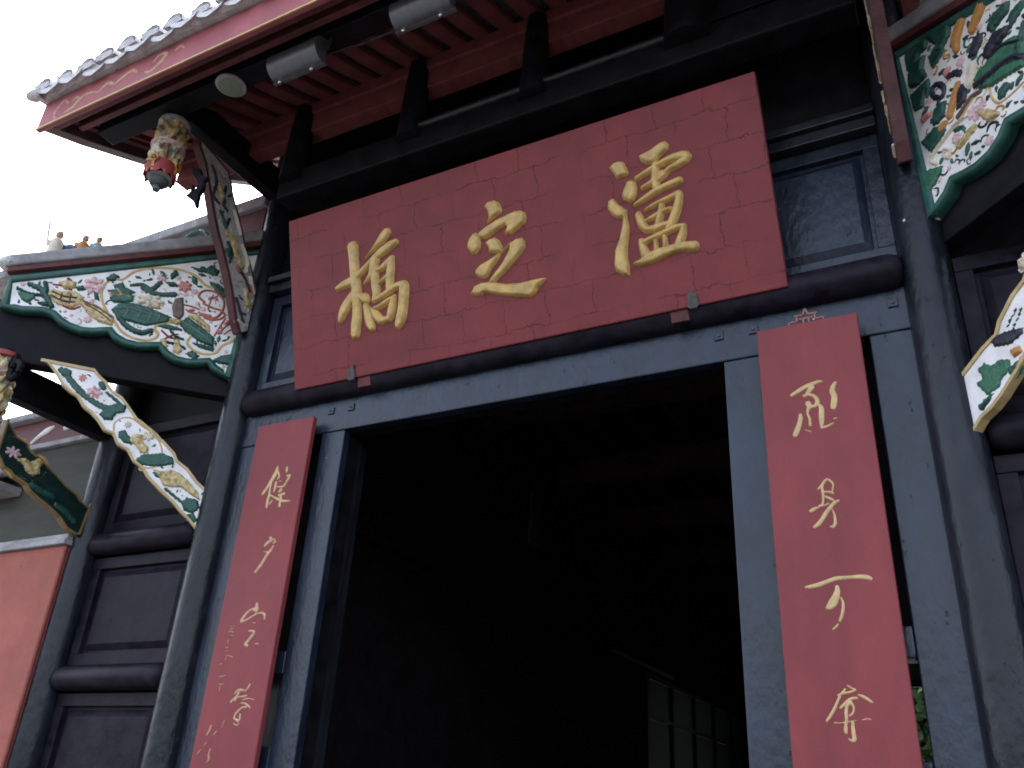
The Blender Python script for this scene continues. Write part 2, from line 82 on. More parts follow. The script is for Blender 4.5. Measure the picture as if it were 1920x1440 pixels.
'PL': [('cartouche','gold',[[(.7624,4.3153,.0164),(.8271,4.3809,.0164),(.8833,4.4761,.0165),(.889,4.5642,.0167),(.8441,4.6268,.0169),(.7904,4.6331,.017),(.7311,4.7115,.0172),(.6201,4.7682,.0174),(.4771,4.7943,.0176),(.3564,4.7711,.0177),(.2741,4.7107,.0177),(.172,4.6968,.0178),(.0989,4.593,.0176),(.0415,4.5077,.0175),(.0085,4.4386,.0174),(.0165,4.3473,.0172),(.0846,4.2848,.017),(.1124,4.225,.0169),(.1805,4.1998,.0167),(.2509,4.2153,.0167),(.3024,4.2575,.0167),(.2914,4.3273,.0169),(.3406,4.3733,.0169),(.4219,4.3862,.0169),(.5031,4.3514,.0167),(.5174,4.3172,.0166),(.4878,4.2836,.0166),(.5036,4.2467,.0165),(.561,4.2209,.0164),(.6383,4.2263,.0163),(.7112,4.2603,.0163),(.7624,4.3153,.0164)]]),('lotus_leaf','leaf',[[(.7996,4.4008),(.7591,4.4579),(.6744,4.4711),(.5955,4.465),(.5121,4.4406),(.4411,4.4227),(.4537,4.3789),(.5151,4.3555),(.575,4.3284),(.6647,4.3376),(.7532,4.3442)]]),('stem','leaf',[[(.7429,4.3465,.0235),(.6763,4.2948,.0305),(.5944,4.2705,.0305),(.5354,4.2997,.026)]]),('leaf','leaf',[[(.8587,4.5301),(.8138,4.5479),(.8322,4.5781),(.785,4.6106),(.7604,4.5776),(.6944,4.556),(.7175,4.5366),(.6925,4.5012),(.7393,4.4667),(.8013,4.452),(.8304,4.4819),(.8146,4.5063)]]),('leaf','leaf2',[[(.7928,4.4841),(.754,4.5278),(.6935,4.5285),(.6947,4.4869),(.7384,4.4628)]]),('branch','leaf',[[(.7279,4.6037,.0145),(.6656,4.6232,.0219),(.604,4.5989,.0293),(.5622,4.6627,.0271)],[(.6222,4.5805,.0292),(.5426,4.576,.0293),(.4568,4.5966,.0345)],[(.6601,4.5993,.017),(.6207,4.5739,.017)]]),('leaf','leaf',[[(.5772,4.7546),(.5456,4.741),(.5312,4.7017),(.5611,4.7085)]]),('leaf','leaf',[[(.4865,4.7847),(.4649,4.7541),(.4981,4.707),(.5095,4.7429)]]),('leaf','leaf',[[(.3729,4.767),(.3424,4.7486),(.3357,4.6999),(.3689,4.7204)]]),('leaf','leaf',[[(.5258,4.6774),(.4765,4.6867),(.4429,4.6636),(.4916,4.6517)]]),('leaf','leaf',[[(.3952,4.834),(.3458,4.8319),(.327,4.8543),(.2957,4.8446),(.2734,4.8797),(.2168,4.8455),(.2206,4.805),(.2575,4.8016),(.2891,4.8127),(.3412,4.8098)]]),('leaf','leaf',[[(.2575,4.7436),(.1983,4.7408),(.1543,4.7083),(.091,4.6733),(.0951,4.6337),(.1513,4.6516),(.1971,4.6763)]]),('banana_leaf','leaf',[[(.3777,4.3894),(.3392,4.4462),(.2429,4.3926),(.1486,4.3318),(.1372,4.2639),(.2322,4.2863),(.3345,4.3448)]]),('leaf','leaf',[[(.294,4.1822),(.255,4.2078),(.2095,4.1777),(.2371,4.1494)]]),('leaf','leaf',[[(.1273,4.1593),(.0801,4.2052),(.0117,4.2331),(-.0101,4.1616),(.0584,4.1526)]]),('leaf','leaf',[[(.5008,4.3411),(.4615,4.3636),(.3822,4.3584),(.3452,4.3424),(.4211,4.3321)]]),('leaf','leaf',[[(.2671,4.2653),(.2053,4.2653),(.1297,4.2548),(.1367,4.2332),(.2113,4.2399)]]),('branch','leaf',[[(1.3123,4.4698,.023),(1.2325,4.4461,.0322),(1.1857,4.3902,.0321),(1.1458,4.3397,.0251)],[(1.3669,4.4241,.0159),(1.2981,4.4006,.016),(1.2214,4.4057,.0183)],[(1.2267,4.5017,.0209),(1.2025,4.4399,.0207)]]),('leaf','leaf2',[[(1.3539,4.3965),(1.3121,4.4133),(1.2532,4.4075),(1.2591,4.3727),(1.2903,4.336),(1.327,4.3564)]]),('leaf','leaf',[[(1.232,4.3499),(1.1943,4.3641),(1.1508,4.3385),(1.1966,4.3344)]]),('peony','pink',[[(1.0115,4.5341),(1.0113,4.5963),(.9655,4.5869),(.9352,4.6181),(.9058,4.5878),(.8784,4.5876),(.8979,4.5343),(.8984,4.493),(.944,4.5025),(.9712,4.4823),(.9896,4.512)]]),('petal','pink2',[[(.9809,4.5623,.0285),(.9317,4.5606,.0309)],[(.9642,4.5182,.0213),(.9218,4.5216,.0213)]]),('leaf','leaf',[[(1.0425,4.5087),(1.0105,4.5302),(.988,4.5055),(1.0267,4.4893)]]),('leaf','leaf',[[(.9339,4.505),(.9106,4.4901),(.8921,4.4467),(.9157,4.4547)]]),('leaf','leaf',[[(.8865,4.6204),(.8532,4.6638),(.814,4.6483),(.8402,4.6109),(.8758,4.5993)]]),('bird','gold2',[[(1.1924,4.4262),(1.169,4.4642),(1.1146,4.4585),(1.0452,4.478),(.9822,4.4497),(.9875,4.3998),(1.0346,4.3565),(1.1098,4.3615),(1.1594,4.3898)]]),('bird_tail','gold2',[[(1.0085,4.419),(.9212,4.4127),(.8271,4.3809),(.7737,4.3395),(.7709,4.2841),(.8482,4.2931),(.9214,4.3295)]]),('bird_head','gold2',[[(1.1523,4.52),(1.1057,4.5453),(1.0519,4.5448),(1.0519,4.5036),(1.0987,4.4786)]]),('bird_crest','red',[[(1.1787,4.4999,.0105),(1.1261,4.5019,.0117),(1.0686,4.4859,.014)],[(1.1047,4.562,.0188),(1.0849,4.5477,.0188)],[(1.1737,4.4038,.0115),(1.1015,4.3701,.0138),(1.0326,4.3489,.0138),(.9869,4.377,.0116)]]),('lotus','cream',[[(.6777,4.5226),(.6453,4.536),(.6182,4.5633),(.5828,4.5551),(.5358,4.5455),(.4866,4.5016),(.505,4.4587),(.5808,4.4492),(.6445,4.485)]]),('lotus_petal','gold2',[[(.6401,4.5137,.0096),(.5754,4.4738,.0096),(.5195,4.4732,.0097)],[(.6115,4.5343,.0097),(.5602,4.505,.0097),(.5079,4.4966,.0097)]]),('vase','bronze',[[(.4447,4.5673),(.3962,4.5901),(.365,4.4609),(.3828,4.4128),(.4265,4.4329),(.4499,4.5033)]]),('vase_foot','gold2',[[(.4503,4.4138),(.3713,4.4114),(.3862,4.3766),(.4334,4.3876)]]),('melon','gold2',[[(.3366,4.4606),(.283,4.4757),(.1899,4.4114),(.184,4.3716),(.2613,4.372),(.3215,4.4159)]]),('melon_band','leaf',[[(.3103,4.4432,.0122),(.2592,4.4163,.0147),(.2022,4.3881,.0122)]]),('ribbon','rust',[[(.2595,4.5833,.0162),(.3044,4.622,.0162),(.2776,4.6712,.0163),(.2027,4.675,.0164),(.1426,4.6252,.0164),(.1326,4.5568,.0163),(.1551,4.4955,.0161),(.2014,4.4682,.016),(.2443,4.4819,.016),(.2763,4.4981,.016)],[(.2627,4.5712,.0149),(.2011,4.552,.0149),(.1416,4.5435,.015),(.1133,4.5121,.0149),(.1388,4.477,.0149),(.1883,4.4601,.0148),(.2353,4.4659,.0148)]]),('plum_branch','rust',[[(.3806,4.5336,.0098),(.329,4.5318,.0111),(.2812,4.522,.0111)],[(.2265,4.5348,.0087),(.2236,4.6059,.0088),(.2153,4.6505,.0088)],[(.1233,4.3647,.0098),(.0994,4.4181,.0111),(.0531,4.4771,.0112)],[(.1065,4.3958,.0086),(.1267,4.4395,.0086)],[(.148,4.3455,.0098),(.1311,4.404,.0098),(.1141,4.4632,.0099),(.1027,4.4936,.0087)],[(.0903,4.372,.0086),(.0624,4.4057,.0086),(.0373,4.4252,.0087)],[(.3627,4.503,.0086),(.3246,4.4841,.0086),(.2852,4.4863,.0086)],[(.2153,4.6221,.0088),(.1861,4.6504,.0088)]]),('blossom','pink2',[[(.2319,4.6181,.025),(.2297,4.6186,.025)],[(.1918,4.6206,.0226),(.1893,4.6198,.0226)],[(.3437,4.4935,.0221),(.318,4.5065,.0221)],[(.0949,4.4537,.0273),(.0804,4.4681,.0273)],[(.1327,4.3831,.027),(.1149,4.3802,.027)],[(.2621,4.4847,.0246),(.2047,4.4841,.0272)]]),('blossom','pink',[[(.5964,4.714),(.5579,4.7451),(.518,4.7193),(.5305,4.6734),(.5781,4.6829)]]),('blossom','pink2',[[(.4548,4.692),(.4171,4.73),(.3726,4.6837),(.3571,4.6376),(.3967,4.6351),(.4366,4.6609)]]),('gourd','gold2',[[(.4634,4.2489),(.4394,4.2649),(.4263,4.2305),(.4101,4.2075),(.4393,4.1906),(.4639,4.2024)]]),('gourd','gold2',[[(.383,4.2599),(.3585,4.2747),(.3443,4.235),(.3201,4.2004),(.3406,4.1669),(.3702,4.1764)]]),('ribbon','red',[[(.4725,4.3138,.0119),(.4203,4.2785,.0119),(.3632,4.271,.0119)],[(.4477,4.2524,.0095),(.4112,4.2872,.0095),(.3716,4.3094,.0096)]]),('vein','leaf3',[[(.779,4.4056,.0083),(.7074,4.4251,.0083),(.618,4.4187,.0084),(.5033,4.4016,.0072)],[(.7321,4.437,.0071),(.701,4.4075,.0071),(.7085,4.3612,.0071)],[(.6655,4.4567,.0072),(.625,4.4252,.0072),(.632,4.3612,.0071)],[(.5972,4.4481,.0072),(.5604,4.4184,.0072),(.5644,4.3537,.0071)],[(.5327,4.433,.0072),(.5048,4.4081,.0072),(.5127,4.3695,.0072)]]),('vein','leaf3',[[(.3631,4.3995,.0085),(.27,4.3592,.0085),(.1538,4.29,.0073)],[(.3161,4.4171,.0061),(.2956,4.3739,.0061)],[(.2511,4.3771,.0061),(.2375,4.3392,.0061)],[(.1929,4.3424,.0061),(.1862,4.3099,.0061)]]),('vein','bronze',[[(1.1632,4.4426,.0058),(1.0951,4.4253,.0058),(1.0218,4.4294,.0058)],[(1.1662,4.415,.0058),(1.0967,4.3913,.0058),(1.0236,4.3953,.0058)],[(.96,4.3968,.0058),(.8646,4.3587,.0058),(.7879,4.3095,.0058)],[(.9743,4.411,.0058),(.8828,4.3881,.0058),(.7839,4.3371,.0058)],[(1.1102,4.4419,.0046),(1.1083,4.3953,.0046)],[(1.0586,4.4476,.0047),(1.0519,4.3818,.0046)]]),('vein','gold2',[[(.8317,4.5091,.006),(.7716,4.5098,.006),(.7113,4.5105,.006)],[(.8034,4.5504,.006),(.7612,4.5123,.006)]]),('twig','leaf',[[(.4197,4.3257,.0096),(.3847,4.2931,.0096),(.3313,4.278,.0096)],[(.4224,4.238,.0106),(.3549,4.2327,.0107),(.307,4.2165,.0107)]])],
'PLbot': [(1.4118,4.2771),(1.3618,4.2627),(1.2998,4.2602),(1.2219,4.2757),(1.1715,4.2808),(1.1332,4.2739),(1.0872,4.2386),(1.0272,4.2091),(.9384,4.1899),(.867,4.1992),(.818,4.2154),(.7845,4.2307),(.7484,4.1928),(.6769,4.1627),(.5891,4.1556),(.5169,4.1712),(.4663,4.1887),(.4289,4.1441),(.3551,4.1075),(.2712,4.1015),(.1969,4.117),(.1509,4.1372),(.115,4.0986),(.0531,4.0694),(-.0162,4.06)],
'SL': {'left':[(1.1021,3.9717),(1.0533,3.942),(1.0037,3.8902),(.9497,3.8211),(.894,3.7833),(.8478,3.7619),(.796,3.6992),(.742,3.6673),(.6964,3.6279),(.6467,3.5716),(.5898,3.5558),(.5513,3.4943),(.4868,3.468),(.4376,3.4031),(.3726,3.3654),(.3418,3.321),(.2416,3.2401),(.1565,3.1798),(.105,3.1315),(.0437,3.0848),(-.0264,3.0196)],'right':[(.7913,3.9627),(.7566,3.9283),(.7056,3.8911),(.6442,3.8325),(.5908,3.8059),(.5353,3.7489),(.4724,3.6815),(.4369,3.6638),(.381,3.6257),(.355,3.5944),(.294,3.5657),(.21,3.4946),(.1849,3.4516),(.1124,3.4073),(.045,3.3367),(-.0313,3.283)]},
'SLm': [('branch','leaf',[[(.9763,3.9207,.0329),(.9171,3.8707,.0328),(.8502,3.8103,.0371),(.7641,3.7538,.0327),(.6839,3.7206,.0371),(.6191,3.7086,.0438)],[(.6874,3.8178,.0133),(.6263,3.7805,.0177),(.5752,3.7413,.0176)],[(.7318,3.8709,.0333),(.7096,3.8443,.0288)]]),('leaf','leaf',[[(.9908,3.9177),(.9552,3.9375),(.9149,3.9209),(.9153,3.8835),(.9605,3.8805)]]),('leaf','leaf',[[(.6919,3.6707),(.6642,3.7243),(.6107,3.759),(.5581,3.7568),(.5568,3.7082),(.6035,3.6873),(.6133,3.6433),(.6588,3.6409)]]),('peony','pink',[[(.8142,3.8297),(.7796,3.8551),(.7357,3.8453),(.7092,3.8012),(.7137,3.7575),(.7573,3.7673),(.794,3.7907)]]),('petal','pink2',[[(.771,3.8014,.0241),(.7357,3.7837,.0263)],[(.7638,3.8336,.0198),(.7411,3.8257,.0198)]]),('blossom','pink2',[[(.8746,3.9042),(.8483,3.9221),(.8211,3.8964),(.8218,3.859),(.8541,3.8649)]]),('ring','gold',[[(.5867,3.5765,.014),(.5944,3.6288,.0141),(.5578,3.6693,.0142),(.5023,3.676,.0143),(.4478,3.6437,.0143),(.3884,3.6124,.0143),(.325,3.5638,.0143),(.2862,3.4933,.0142),(.2829,3.4233,.014),(.3146,3.3808,.0139),(.3744,3.3732,.0139)]]),('leaf','leaf',[[(.5559,3.5761),(.5291,3.5929),(.4809,3.5421),(.4678,3.5089),(.5099,3.5133),(.5476,3.542)]]),('leaf','leaf',[[(.4242,3.4111),(.3926,3.4515),(.3343,3.4673),(.2856,3.4816),(.2189,3.4635),(.2001,3.4255),(.2579,3.4042),(.3164,3.3886),(.3783,3.3899)]]),('bird','gold2',[[(.5279,3.5455),(.4822,3.5478),(.4642,3.5807),(.4217,3.5764),(.4061,3.5316),(.3683,3.5027),(.3655,3.4679),(.4051,3.461),(.4481,3.5124),(.4804,3.5185)]]),('blossom','pink',[[(.5437,3.6321),(.5244,3.6598),(.4941,3.6412),(.4972,3.6106),(.5274,3.6075)]]),('blossom','cream',[[(.4298,3.6109),(.3871,3.6066),(.3464,3.5659),(.3712,3.5377),(.4091,3.5667)]]),('pheasant','gold2',[[(.3125,3.3719),(.2591,3.3633),(.2116,3.3828),(.1564,3.3686),(.1014,3.3311),(.0305,3.2675),(.0049,3.22),(.0511,3.2414),(.1283,3.2865),(.1882,3.277),(.2354,3.2809),(.254,3.318)]]),('leaf','leaf',[[(.3137,3.3543),(.2777,3.3545),(.2553,3.3236),(.2813,3.3251)]]),('leaf','leaf',[[(.1068,3.1874),(.0839,3.2249),(.0201,3.2177),(-.0003,3.1698),(.033,3.131),(.0825,3.1461)]]),('branch','leaf',[[(.2156,3.2612,.0149),(.1439,3.2156,.0149),(.0845,3.1795,.0149)]]),('leaf','leaf',[[(.0617,3.1212),(.023,3.1325),(-.0062,3.0921),(.0165,3.0777)]])],
'PRm': [('leaf','leaf2',[[(.3619,4.5292),(.3924,4.5511),(.4811,4.5546),(.533,4.5726),(.5756,4.5582),(.618,4.5131),(.5955,4.4272),(.5612,4.4673),(.4856,4.4786),(.377,4.4888)]]),('leaf','leaf2',[[(.3759,4.4643),(.5043,4.4599),(.5935,4.4194),(.5854,4.3885),(.5015,4.4128),(.431,4.4315)]]),('blossom','dark',[[(.4327,4.5939),(.4488,4.6191),(.5061,4.6533),(.57,4.626),(.5591,4.6015),(.499,4.5876),(.4561,4.5699)]]),('leaf','dark',[[(.3643,4.6639),(.4159,4.7285),(.4441,4.7199),(.4336,4.6774),(.3949,4.6431)]]),('leaf','leaf',[[(.4807,4.7072),(.5292,4.745),(.577,4.7447),(.5984,4.7363),(.5842,4.6993),(.5337,4.6867),(.5016,4.674)]]),('leaf','leaf',[[(.5862,4.6708),(.6309,4.6834),(.6616,4.6796),(.6553,4.6556),(.6183,4.635),(.5809,4.6142)]]),('leaf','leaf',[[(.5755,4.4875),(.6355,4.5801),(.618,4.5131),(.5896,4.4728)]]),('petal','orange',[[(.3668,4.8697,.0341),(.337,4.8348,.0391),(.3178,4.7994,.0342),(.3137,4.7595,.0243)],[(.487,4.8525,.0373),(.4472,4.8145,.0375),(.4122,4.776,.0283)]]),('petal','orange',[[(.2774,4.5851,.0191),(.2447,4.5369,.0287),(.2024,4.4711,.0288)]]),('figure','cream',[[(.3641,4.6003,.0418),(.3456,4.5452,.0463),(.3353,4.5239,.037)]]),('ring','dark',[[(.1825,4.6795,.013),(.2004,4.6486,.0129),(.201,4.6156,.0128),(.1835,4.5998,.0128),(.1545,4.6189,.013),(.1372,4.6543,.0132),(.1444,4.6859,.0132),(.1631,4.6928,.0131),(.1825,4.6795,.013)],[(.2431,4.6668,.0196),(.2779,4.6541,.0193),(.2983,4.6285,.0191)]]),('leaf','leaf',[[(.0378,4.9982),(.0656,5.0113),(.1326,4.9829),(.1775,4.9708),(.1573,4.9336),(.1101,4.9358),(.0755,4.8893),(.0311,4.9103)]]),('leaf','leaf',[[(.036,4.8762),(.0896,4.8983),(.1371,4.8965),(.1126,4.8406),(.1235,4.7844),(.0645,4.7852),(.0274,4.8094)]]),('leaf','leaf',[[(.0221,4.7575),(.082,4.757),(.1289,4.7566),(.1321,4.7199),(.0931,4.7016),(.069,4.6466),(.0256,4.6643)]]),('leaf','leaf',[[(.1818,4.9897),(.2462,4.967),(.3109,4.9311),(.2915,4.8723),(.2388,4.8373),(.1887,4.8665),(.227,4.8838),(.1942,4.9414)]]),('leaf','leaf',[[(.1657,4.8672),(.2206,4.8562),(.2478,4.828),(.2079,4.8014),(.1718,4.7929)]]),('leaf','leaf',[[(.1294,4.5586),(.1652,4.5686),(.1954,4.5565),(.1711,4.4994),(.1357,4.4891),(.1058,4.505)]]),('petal','pink2',[[(.0634,4.5697,.0307),(.0982,4.5708,.0303)],[(.2319,4.6888,.0247),(.2514,4.7022,.0246)]]),('cartouche','gold',[[(.2316,4.3934,.0117),(.3046,4.4395,.0115),(.3699,4.4599,.0113),(.414,4.4404,.0111),(.4169,4.3751,.0109),(.4414,4.3227,.0107),(.5033,4.3132,.0105),(.5672,4.3193,.0102)]]),('vein','dark',[[(.3679,4.4924,.0118),(.4856,4.4786,.0113),(.5602,4.4633,.011),(.594,4.4214,.0108)],[(.4579,4.5577,.0062),(.5289,4.5564,.0061),(.6069,4.5047,.0059)]]),('leaf','dark',[[(.2498,4.4695),(.2714,4.538),(.2934,4.5643),(.3115,4.5103),(.293,4.476)]]),('branch','bronze',[[(.2397,4.4271,.0188),(.2963,4.4472,.0231),(.3303,4.4616,.0229),(.3728,4.4519,.018)]]),('bird','gold2',[[(.3456,4.3615),(.3872,4.3333),(.4294,4.2754),(.3908,4.2714),(.3625,4.3115)]]),('leaf','leaf',[[(.4535,4.3702),(.4934,4.3812),(.5061,4.3591),(.4719,4.3331),(.4502,4.3389)]]),('ring','cream',[[(.0795,4.2936,.0155),(.0554,4.3337,.0157),(.1076,4.3675,.0156),(.1539,4.3794,.0154),(.223,4.4011,.0151),(.2737,4.3964,.0148)],[(.142,4.3283,.0134),(.1667,4.2974,.0132),(.15,4.2712,.0132),(.125,4.3019,.0134),(.142,4.3283,.0134)]]),('leaf','leaf',[[(.0285,4.4661),(.0749,4.4685),(.1111,4.4791),(.164,4.4222),(.1136,4.3934),(.0663,4.3815)]]),('petal','gold2',[[(.2162,4.2858,.0222),(.2601,4.298,.0237),(.3032,4.31,.0234)]]),('petal','orange',[[(.1459,4.4381,.0214),(.1655,4.452,.0213)]]),('leaf','leaf2',[[(-.0209,4.2973),(.0351,4.2938),(.1041,4.2585),(.0609,4.2128),(-.0113,4.1883),(-.0345,4.1857)]])],
'SRm': [('leaf','leaf2',[[(.0666,3.2679),(.1061,3.2801),(.1359,3.2561),(.1804,3.2588),(.2258,3.2362),(.2154,3.1959),(.1673,3.1736),(.1528,3.1503),(.0894,3.1412),(.0445,3.2155),(.0824,3.2212)]]),('leaf','leaf',[[(.0305,3.1213),(.0894,3.1412),(.1261,3.1474),(.1018,3.1205),(.0499,3.0902)]]),('blossom','orange',[[(.227,3.2737),(.2765,3.2711),(.284,3.237),(.2406,3.2288)]]),('leaf','dark',[[(.151,3.352),(.2143,3.358),(.3084,3.3303),(.3014,3.3036),(.2397,3.2902),(.1685,3.3154)]]),('feather','leaf',[[(.2423,3.3664,.0092),(.2971,3.4143,.0106)],[(.2611,3.3406,.0091),(.3242,3.4066,.0105)]]),('leaf','leaf',[[(.1929,3.2068),(.2372,3.2154),(.2733,3.2274),(.2523,3.1781),(.2085,3.1692)]])],
'SU': {'left':[(.8219,5.458),(.806,5.403),(.7304,5.3198),(.6818,5.2326),(.6291,5.1309),(.5674,5.0141),(.4967,4.8994),(.437,4.8239),(.3619,4.7113),(.2908,4.5959),(.201,4.4129),(.1468,4.341)],'right':[(.705,5.431),(.5457,5.3879),(.4874,5.3043),(.4707,5.2622),(.4289,5.2023),(.3566,5.1055),(.2644,4.955),(.1756,4.8369),(.0954,4.7127),(.066,4.6228),(.0481,4.4978),(.0643,4.4059)]},
'SUm': [('scroll','dark',[[(.6786,5.3383,.0168),(.6157,5.2521,.0211),(.6134,5.1425,.0167),(.5582,5.117,.0168)],[(.5368,5.2669,.0172),(.5259,5.1405,.017),(.4778,5.1088,.0171)],[(.5306,5.0709,.0168),(.4644,5.0082,.0212),(.4458,5.0651,.0171)],[(.2915,4.7769,.0171),(.2156,4.7386,.0173),(.1469,4.6734,.0174)],[(.2403,4.5551,.021),(.1858,4.483,.0211),(.1403,4.4261,.0169)],[(.4081,4.8945,.0253),(.363,4.8382,.0254),(.3645,4.7731,.0168)]]),('dragon','gold2',[[(.4337,4.9509,.0381),(.3716,4.9406,.0428),(.3429,4.8728,.0427),(.2887,4.8215,.0343),(.2572,4.7985,.0301)],[(.182,4.6525,.0301),(.149,4.5874,.043),(.1172,4.5637,.0345)],[(.5945,5.2457,.0254),(.5496,5.1899,.0297),(.5482,5.1331,.0253)]]),('scroll','cream',[[(.428,5.1445,.0217),(.3727,5.0719,.0217),(.331,5.012,.0174)],[(.2977,4.9462,.0217),(.2239,4.863,.0262),(.2169,4.7807,.0217)],[(.1718,4.7655,.0218),(.1153,4.6708,.0218)],[(.1925,4.4177,.0209),(.1248,4.4059,.0211)]]),('leaf','leaf',[[(.4593,4.9899,.0254),(.495,5.0304,.0253)],[(.4012,4.8346,.0336),(.3766,4.8165,.0337)],[(.0704,4.4854,.0259),(.0767,4.5658,.0261)]]),('flower','rust',[[(.3,4.7715,.0255),(.2687,4.7484,.0256)],[(.1568,4.7102,.0218),(.1262,4.6729,.0218)]])],
'S2': {'left':[(.795,3.4157),(.725,3.3398),(.6767,3.3283),(.6379,3.302),(.5987,3.2976),(.5489,3.2856),(.5148,3.2531),(.434,3.2212),(.3444,3.191),(.2678,3.1556),(.2029,3.1083),(.1385,3.09),(.0977,3.0944)],'right':[(.7957,3.6313),(.6999,3.5498),(.6255,3.534),(.5798,3.491),(.5219,3.4827),(.4599,3.4525),(.4161,3.4303),(.3646,3.4105),(.2983,3.3724),(.2044,3.3429),(.1599,3.3113),(.1006,3.2881),(.0735,3.3124)]},
'S2m': [('ring','gold',[[(.7833,3.5088,.0097),(.727,3.5404,.0099),(.6504,3.5393,.01),(.5867,3.4884,.0101),(.5429,3.4747,.0102),(.4891,3.4798,.0103),(.4517,3.4402,.0104),(.4573,3.385,.0103),(.4954,3.3339,.0101),(.568,3.3194,.01),(.6446,3.3216,.0098),(.6966,3.343,.0097)]]),('flower','pink',[[(.7477,3.4486),(.726,3.4719),(.6762,3.4802),(.6391,3.4833),(.6289,3.4421),(.6704,3.4413),(.7101,3.404),(.7365,3.4161)]]),('dragon','gold2',[[(.6614,3.4149),(.6097,3.4419),(.5663,3.4281),(.5196,3.4759),(.4822,3.4595),(.4992,3.4152),(.4879,3.3816),(.5254,3.3531),(.5758,3.3648),(.612,3.4037)]]),('leaf','leaf',[[(.5144,3.2975,.0287),(.4377,3.2793,.0364),(.3545,3.2698,.0296)],[(.3169,3.2297,.0297),(.244,3.2079,.0376),(.1632,3.1652,.0304)]])],
'scr': [(.0715,5.1746),(.1548,5.1307),(.1943,5.06),(.2597,5.0233),(.2237,5.0119),(.2337,4.953),(.2101,4.9057),(.2214,4.7986),(.1833,4.8597),(.0951,4.9326),(.1311,4.9554),(.1207,5.0191),(.1652,4.9538),(.1911,4.984),(.1558,5.0353),(.1103,5.0934)],
}

# ------------------------------------------------------------------ materials
def mat(name, base, rough=0.6, spec=0.4, var=0.25, scale=8.0, bump=0.15, bscale=60.0, tint=None, chips=None, stretch=(1, 1, 1), metallic=0.0, specks=0.0):
    m = bpy.data.materials.new(name)
    m.use_nodes = True
    n, l = m.node_tree.nodes, m.node_tree.links
    b = n['Principled BSDF']
    b.inputs['Roughness'].default_value = rough
    b.inputs['Specular IOR Level'].default_value = spec
    b.inputs['Metallic'].default_value = metallic
    tc = n.new('ShaderNodeTexCoord')
    mp = n.new('ShaderNodeMapping')
    mp.inputs['Scale'].default_value = stretch
    l.new(tc.outputs['Object'], mp.inputs[0])
    vec = mp.outputs[0]
    nz = n.new('ShaderNodeTexNoise')
    nz.inputs['Scale'].default_value = scale
    nz.inputs['Detail'].default_value = 6
    nz.inputs['Roughness'].default_value = 0.65
    l.new(vec, nz.inputs['Vector'])
    rp = n.new('ShaderNodeValToRGB')
    rp.color_ramp.elements[0].position = 0.32
    rp.color_ramp.elements[1].position = 0.70
    t = tint or base
    rp.color_ramp.elements[0].color = (*[c * (1 - var) for c in base], 1)
    rp.color_ramp.elements[1].color = (*[min(1, c * (1 + var)) for c in t], 1)
    l.new(nz.outputs['Fac'], rp.inputs[0])
    out = rp.outputs[0]
    nb = n.new('ShaderNodeTexNoise')
    nb.inputs['Scale'].default_value = bscale
    nb.inputs['Detail'].default_value = 4
    l.new(vec, nb.inputs['Vector'])
    height = nb.outputs['Fac']
    if chips:                                   # flaked paint: small islands of another colour
        col, thr, csc = chips
        nc = n.new('ShaderNodeTexNoise')
        nc.inputs['Scale'].default_value = csc
        nc.inputs['Detail'].default_value = 8
        nc.inputs['Roughness'].default_value = 0.7
        l.new(vec, nc.inputs['Vector'])
        cr = n.new('ShaderNodeValToRGB')
        cr.color_ramp.elements[0].position = thr
        cr.color_ramp.elements[1].position = thr + 0.03
        l.new(nc.outputs['Fac'], cr.inputs[0])
        mx = n.new('ShaderNodeMixRGB')
        l.new(cr.outputs[0], mx.inputs[0])
        l.new(out, mx.inputs[1])
        mx.inputs[2].default_value = (*col, 1)
        out = mx.outputs[0]
        ad = n.new('ShaderNodeMath')
        ad.operation = 'SUBTRACT'
        l.new(height, ad.inputs[0])
        l.new(cr.outputs[0], ad.inputs[1])
        height = ad.outputs[0]
    if specks:                                  # sparse whitish splashes
        vo = n.new('ShaderNodeTexVoronoi')
        vo.inputs['Scale'].default_value = 9
        l.new(tc.outputs['Object'], vo.inputs['Vector'])
        lt = n.new('ShaderNodeMath'); lt.operation = 'LESS_THAN'
        l.new(vo.outputs['Distance'], lt.inputs[0]); lt.inputs[1].default_value = specks
        sp = n.new('ShaderNodeSeparateColor')
        l.new(vo.outputs['Color'], sp.inputs[0])
        gt = n.new('ShaderNodeMath'); gt.operation = 'GREATER_THAN'
        l.new(sp.outputs[0], gt.inputs[0]); gt.inputs[1].default_value = 0.8
        mu = n.new('ShaderNodeMath'); mu.operation = 'MULTIPLY'
        l.new(lt.outputs[0], mu.inputs[0]); l.new(gt.outputs[0], mu.inputs[1])
        ms = n.new('ShaderNodeMixRGB')
        l.new(mu.outputs[0], ms.inputs[0]); l.new(out, ms.inputs[1])
        ms.inputs[2].default_value = (0.6, 0.6, 0.6, 1)
        out = ms.outputs[0]
    l.new(out, b.inputs['Base Color'])
    rr = n.new('ShaderNodeMapRange')
    rr.inputs['To Min'].default_value = max(0.05, rough - 0.12)
    rr.inputs['To Max'].default_value = min(1, rough + 0.12)
    l.new(nz.outputs['Fac'], rr.inputs[0])
    l.new(rr.outputs[0], b.inputs['Roughness'])
    bp = n.new('ShaderNodeBump')
    bp.inputs['Strength'].default_value = bump
    bp.inputs['Distance'].default_value = 0.01
    l.new(height, bp.inputs['Height'])
    l.new(bp.outputs[0], b.inputs['Normal'])
    return m

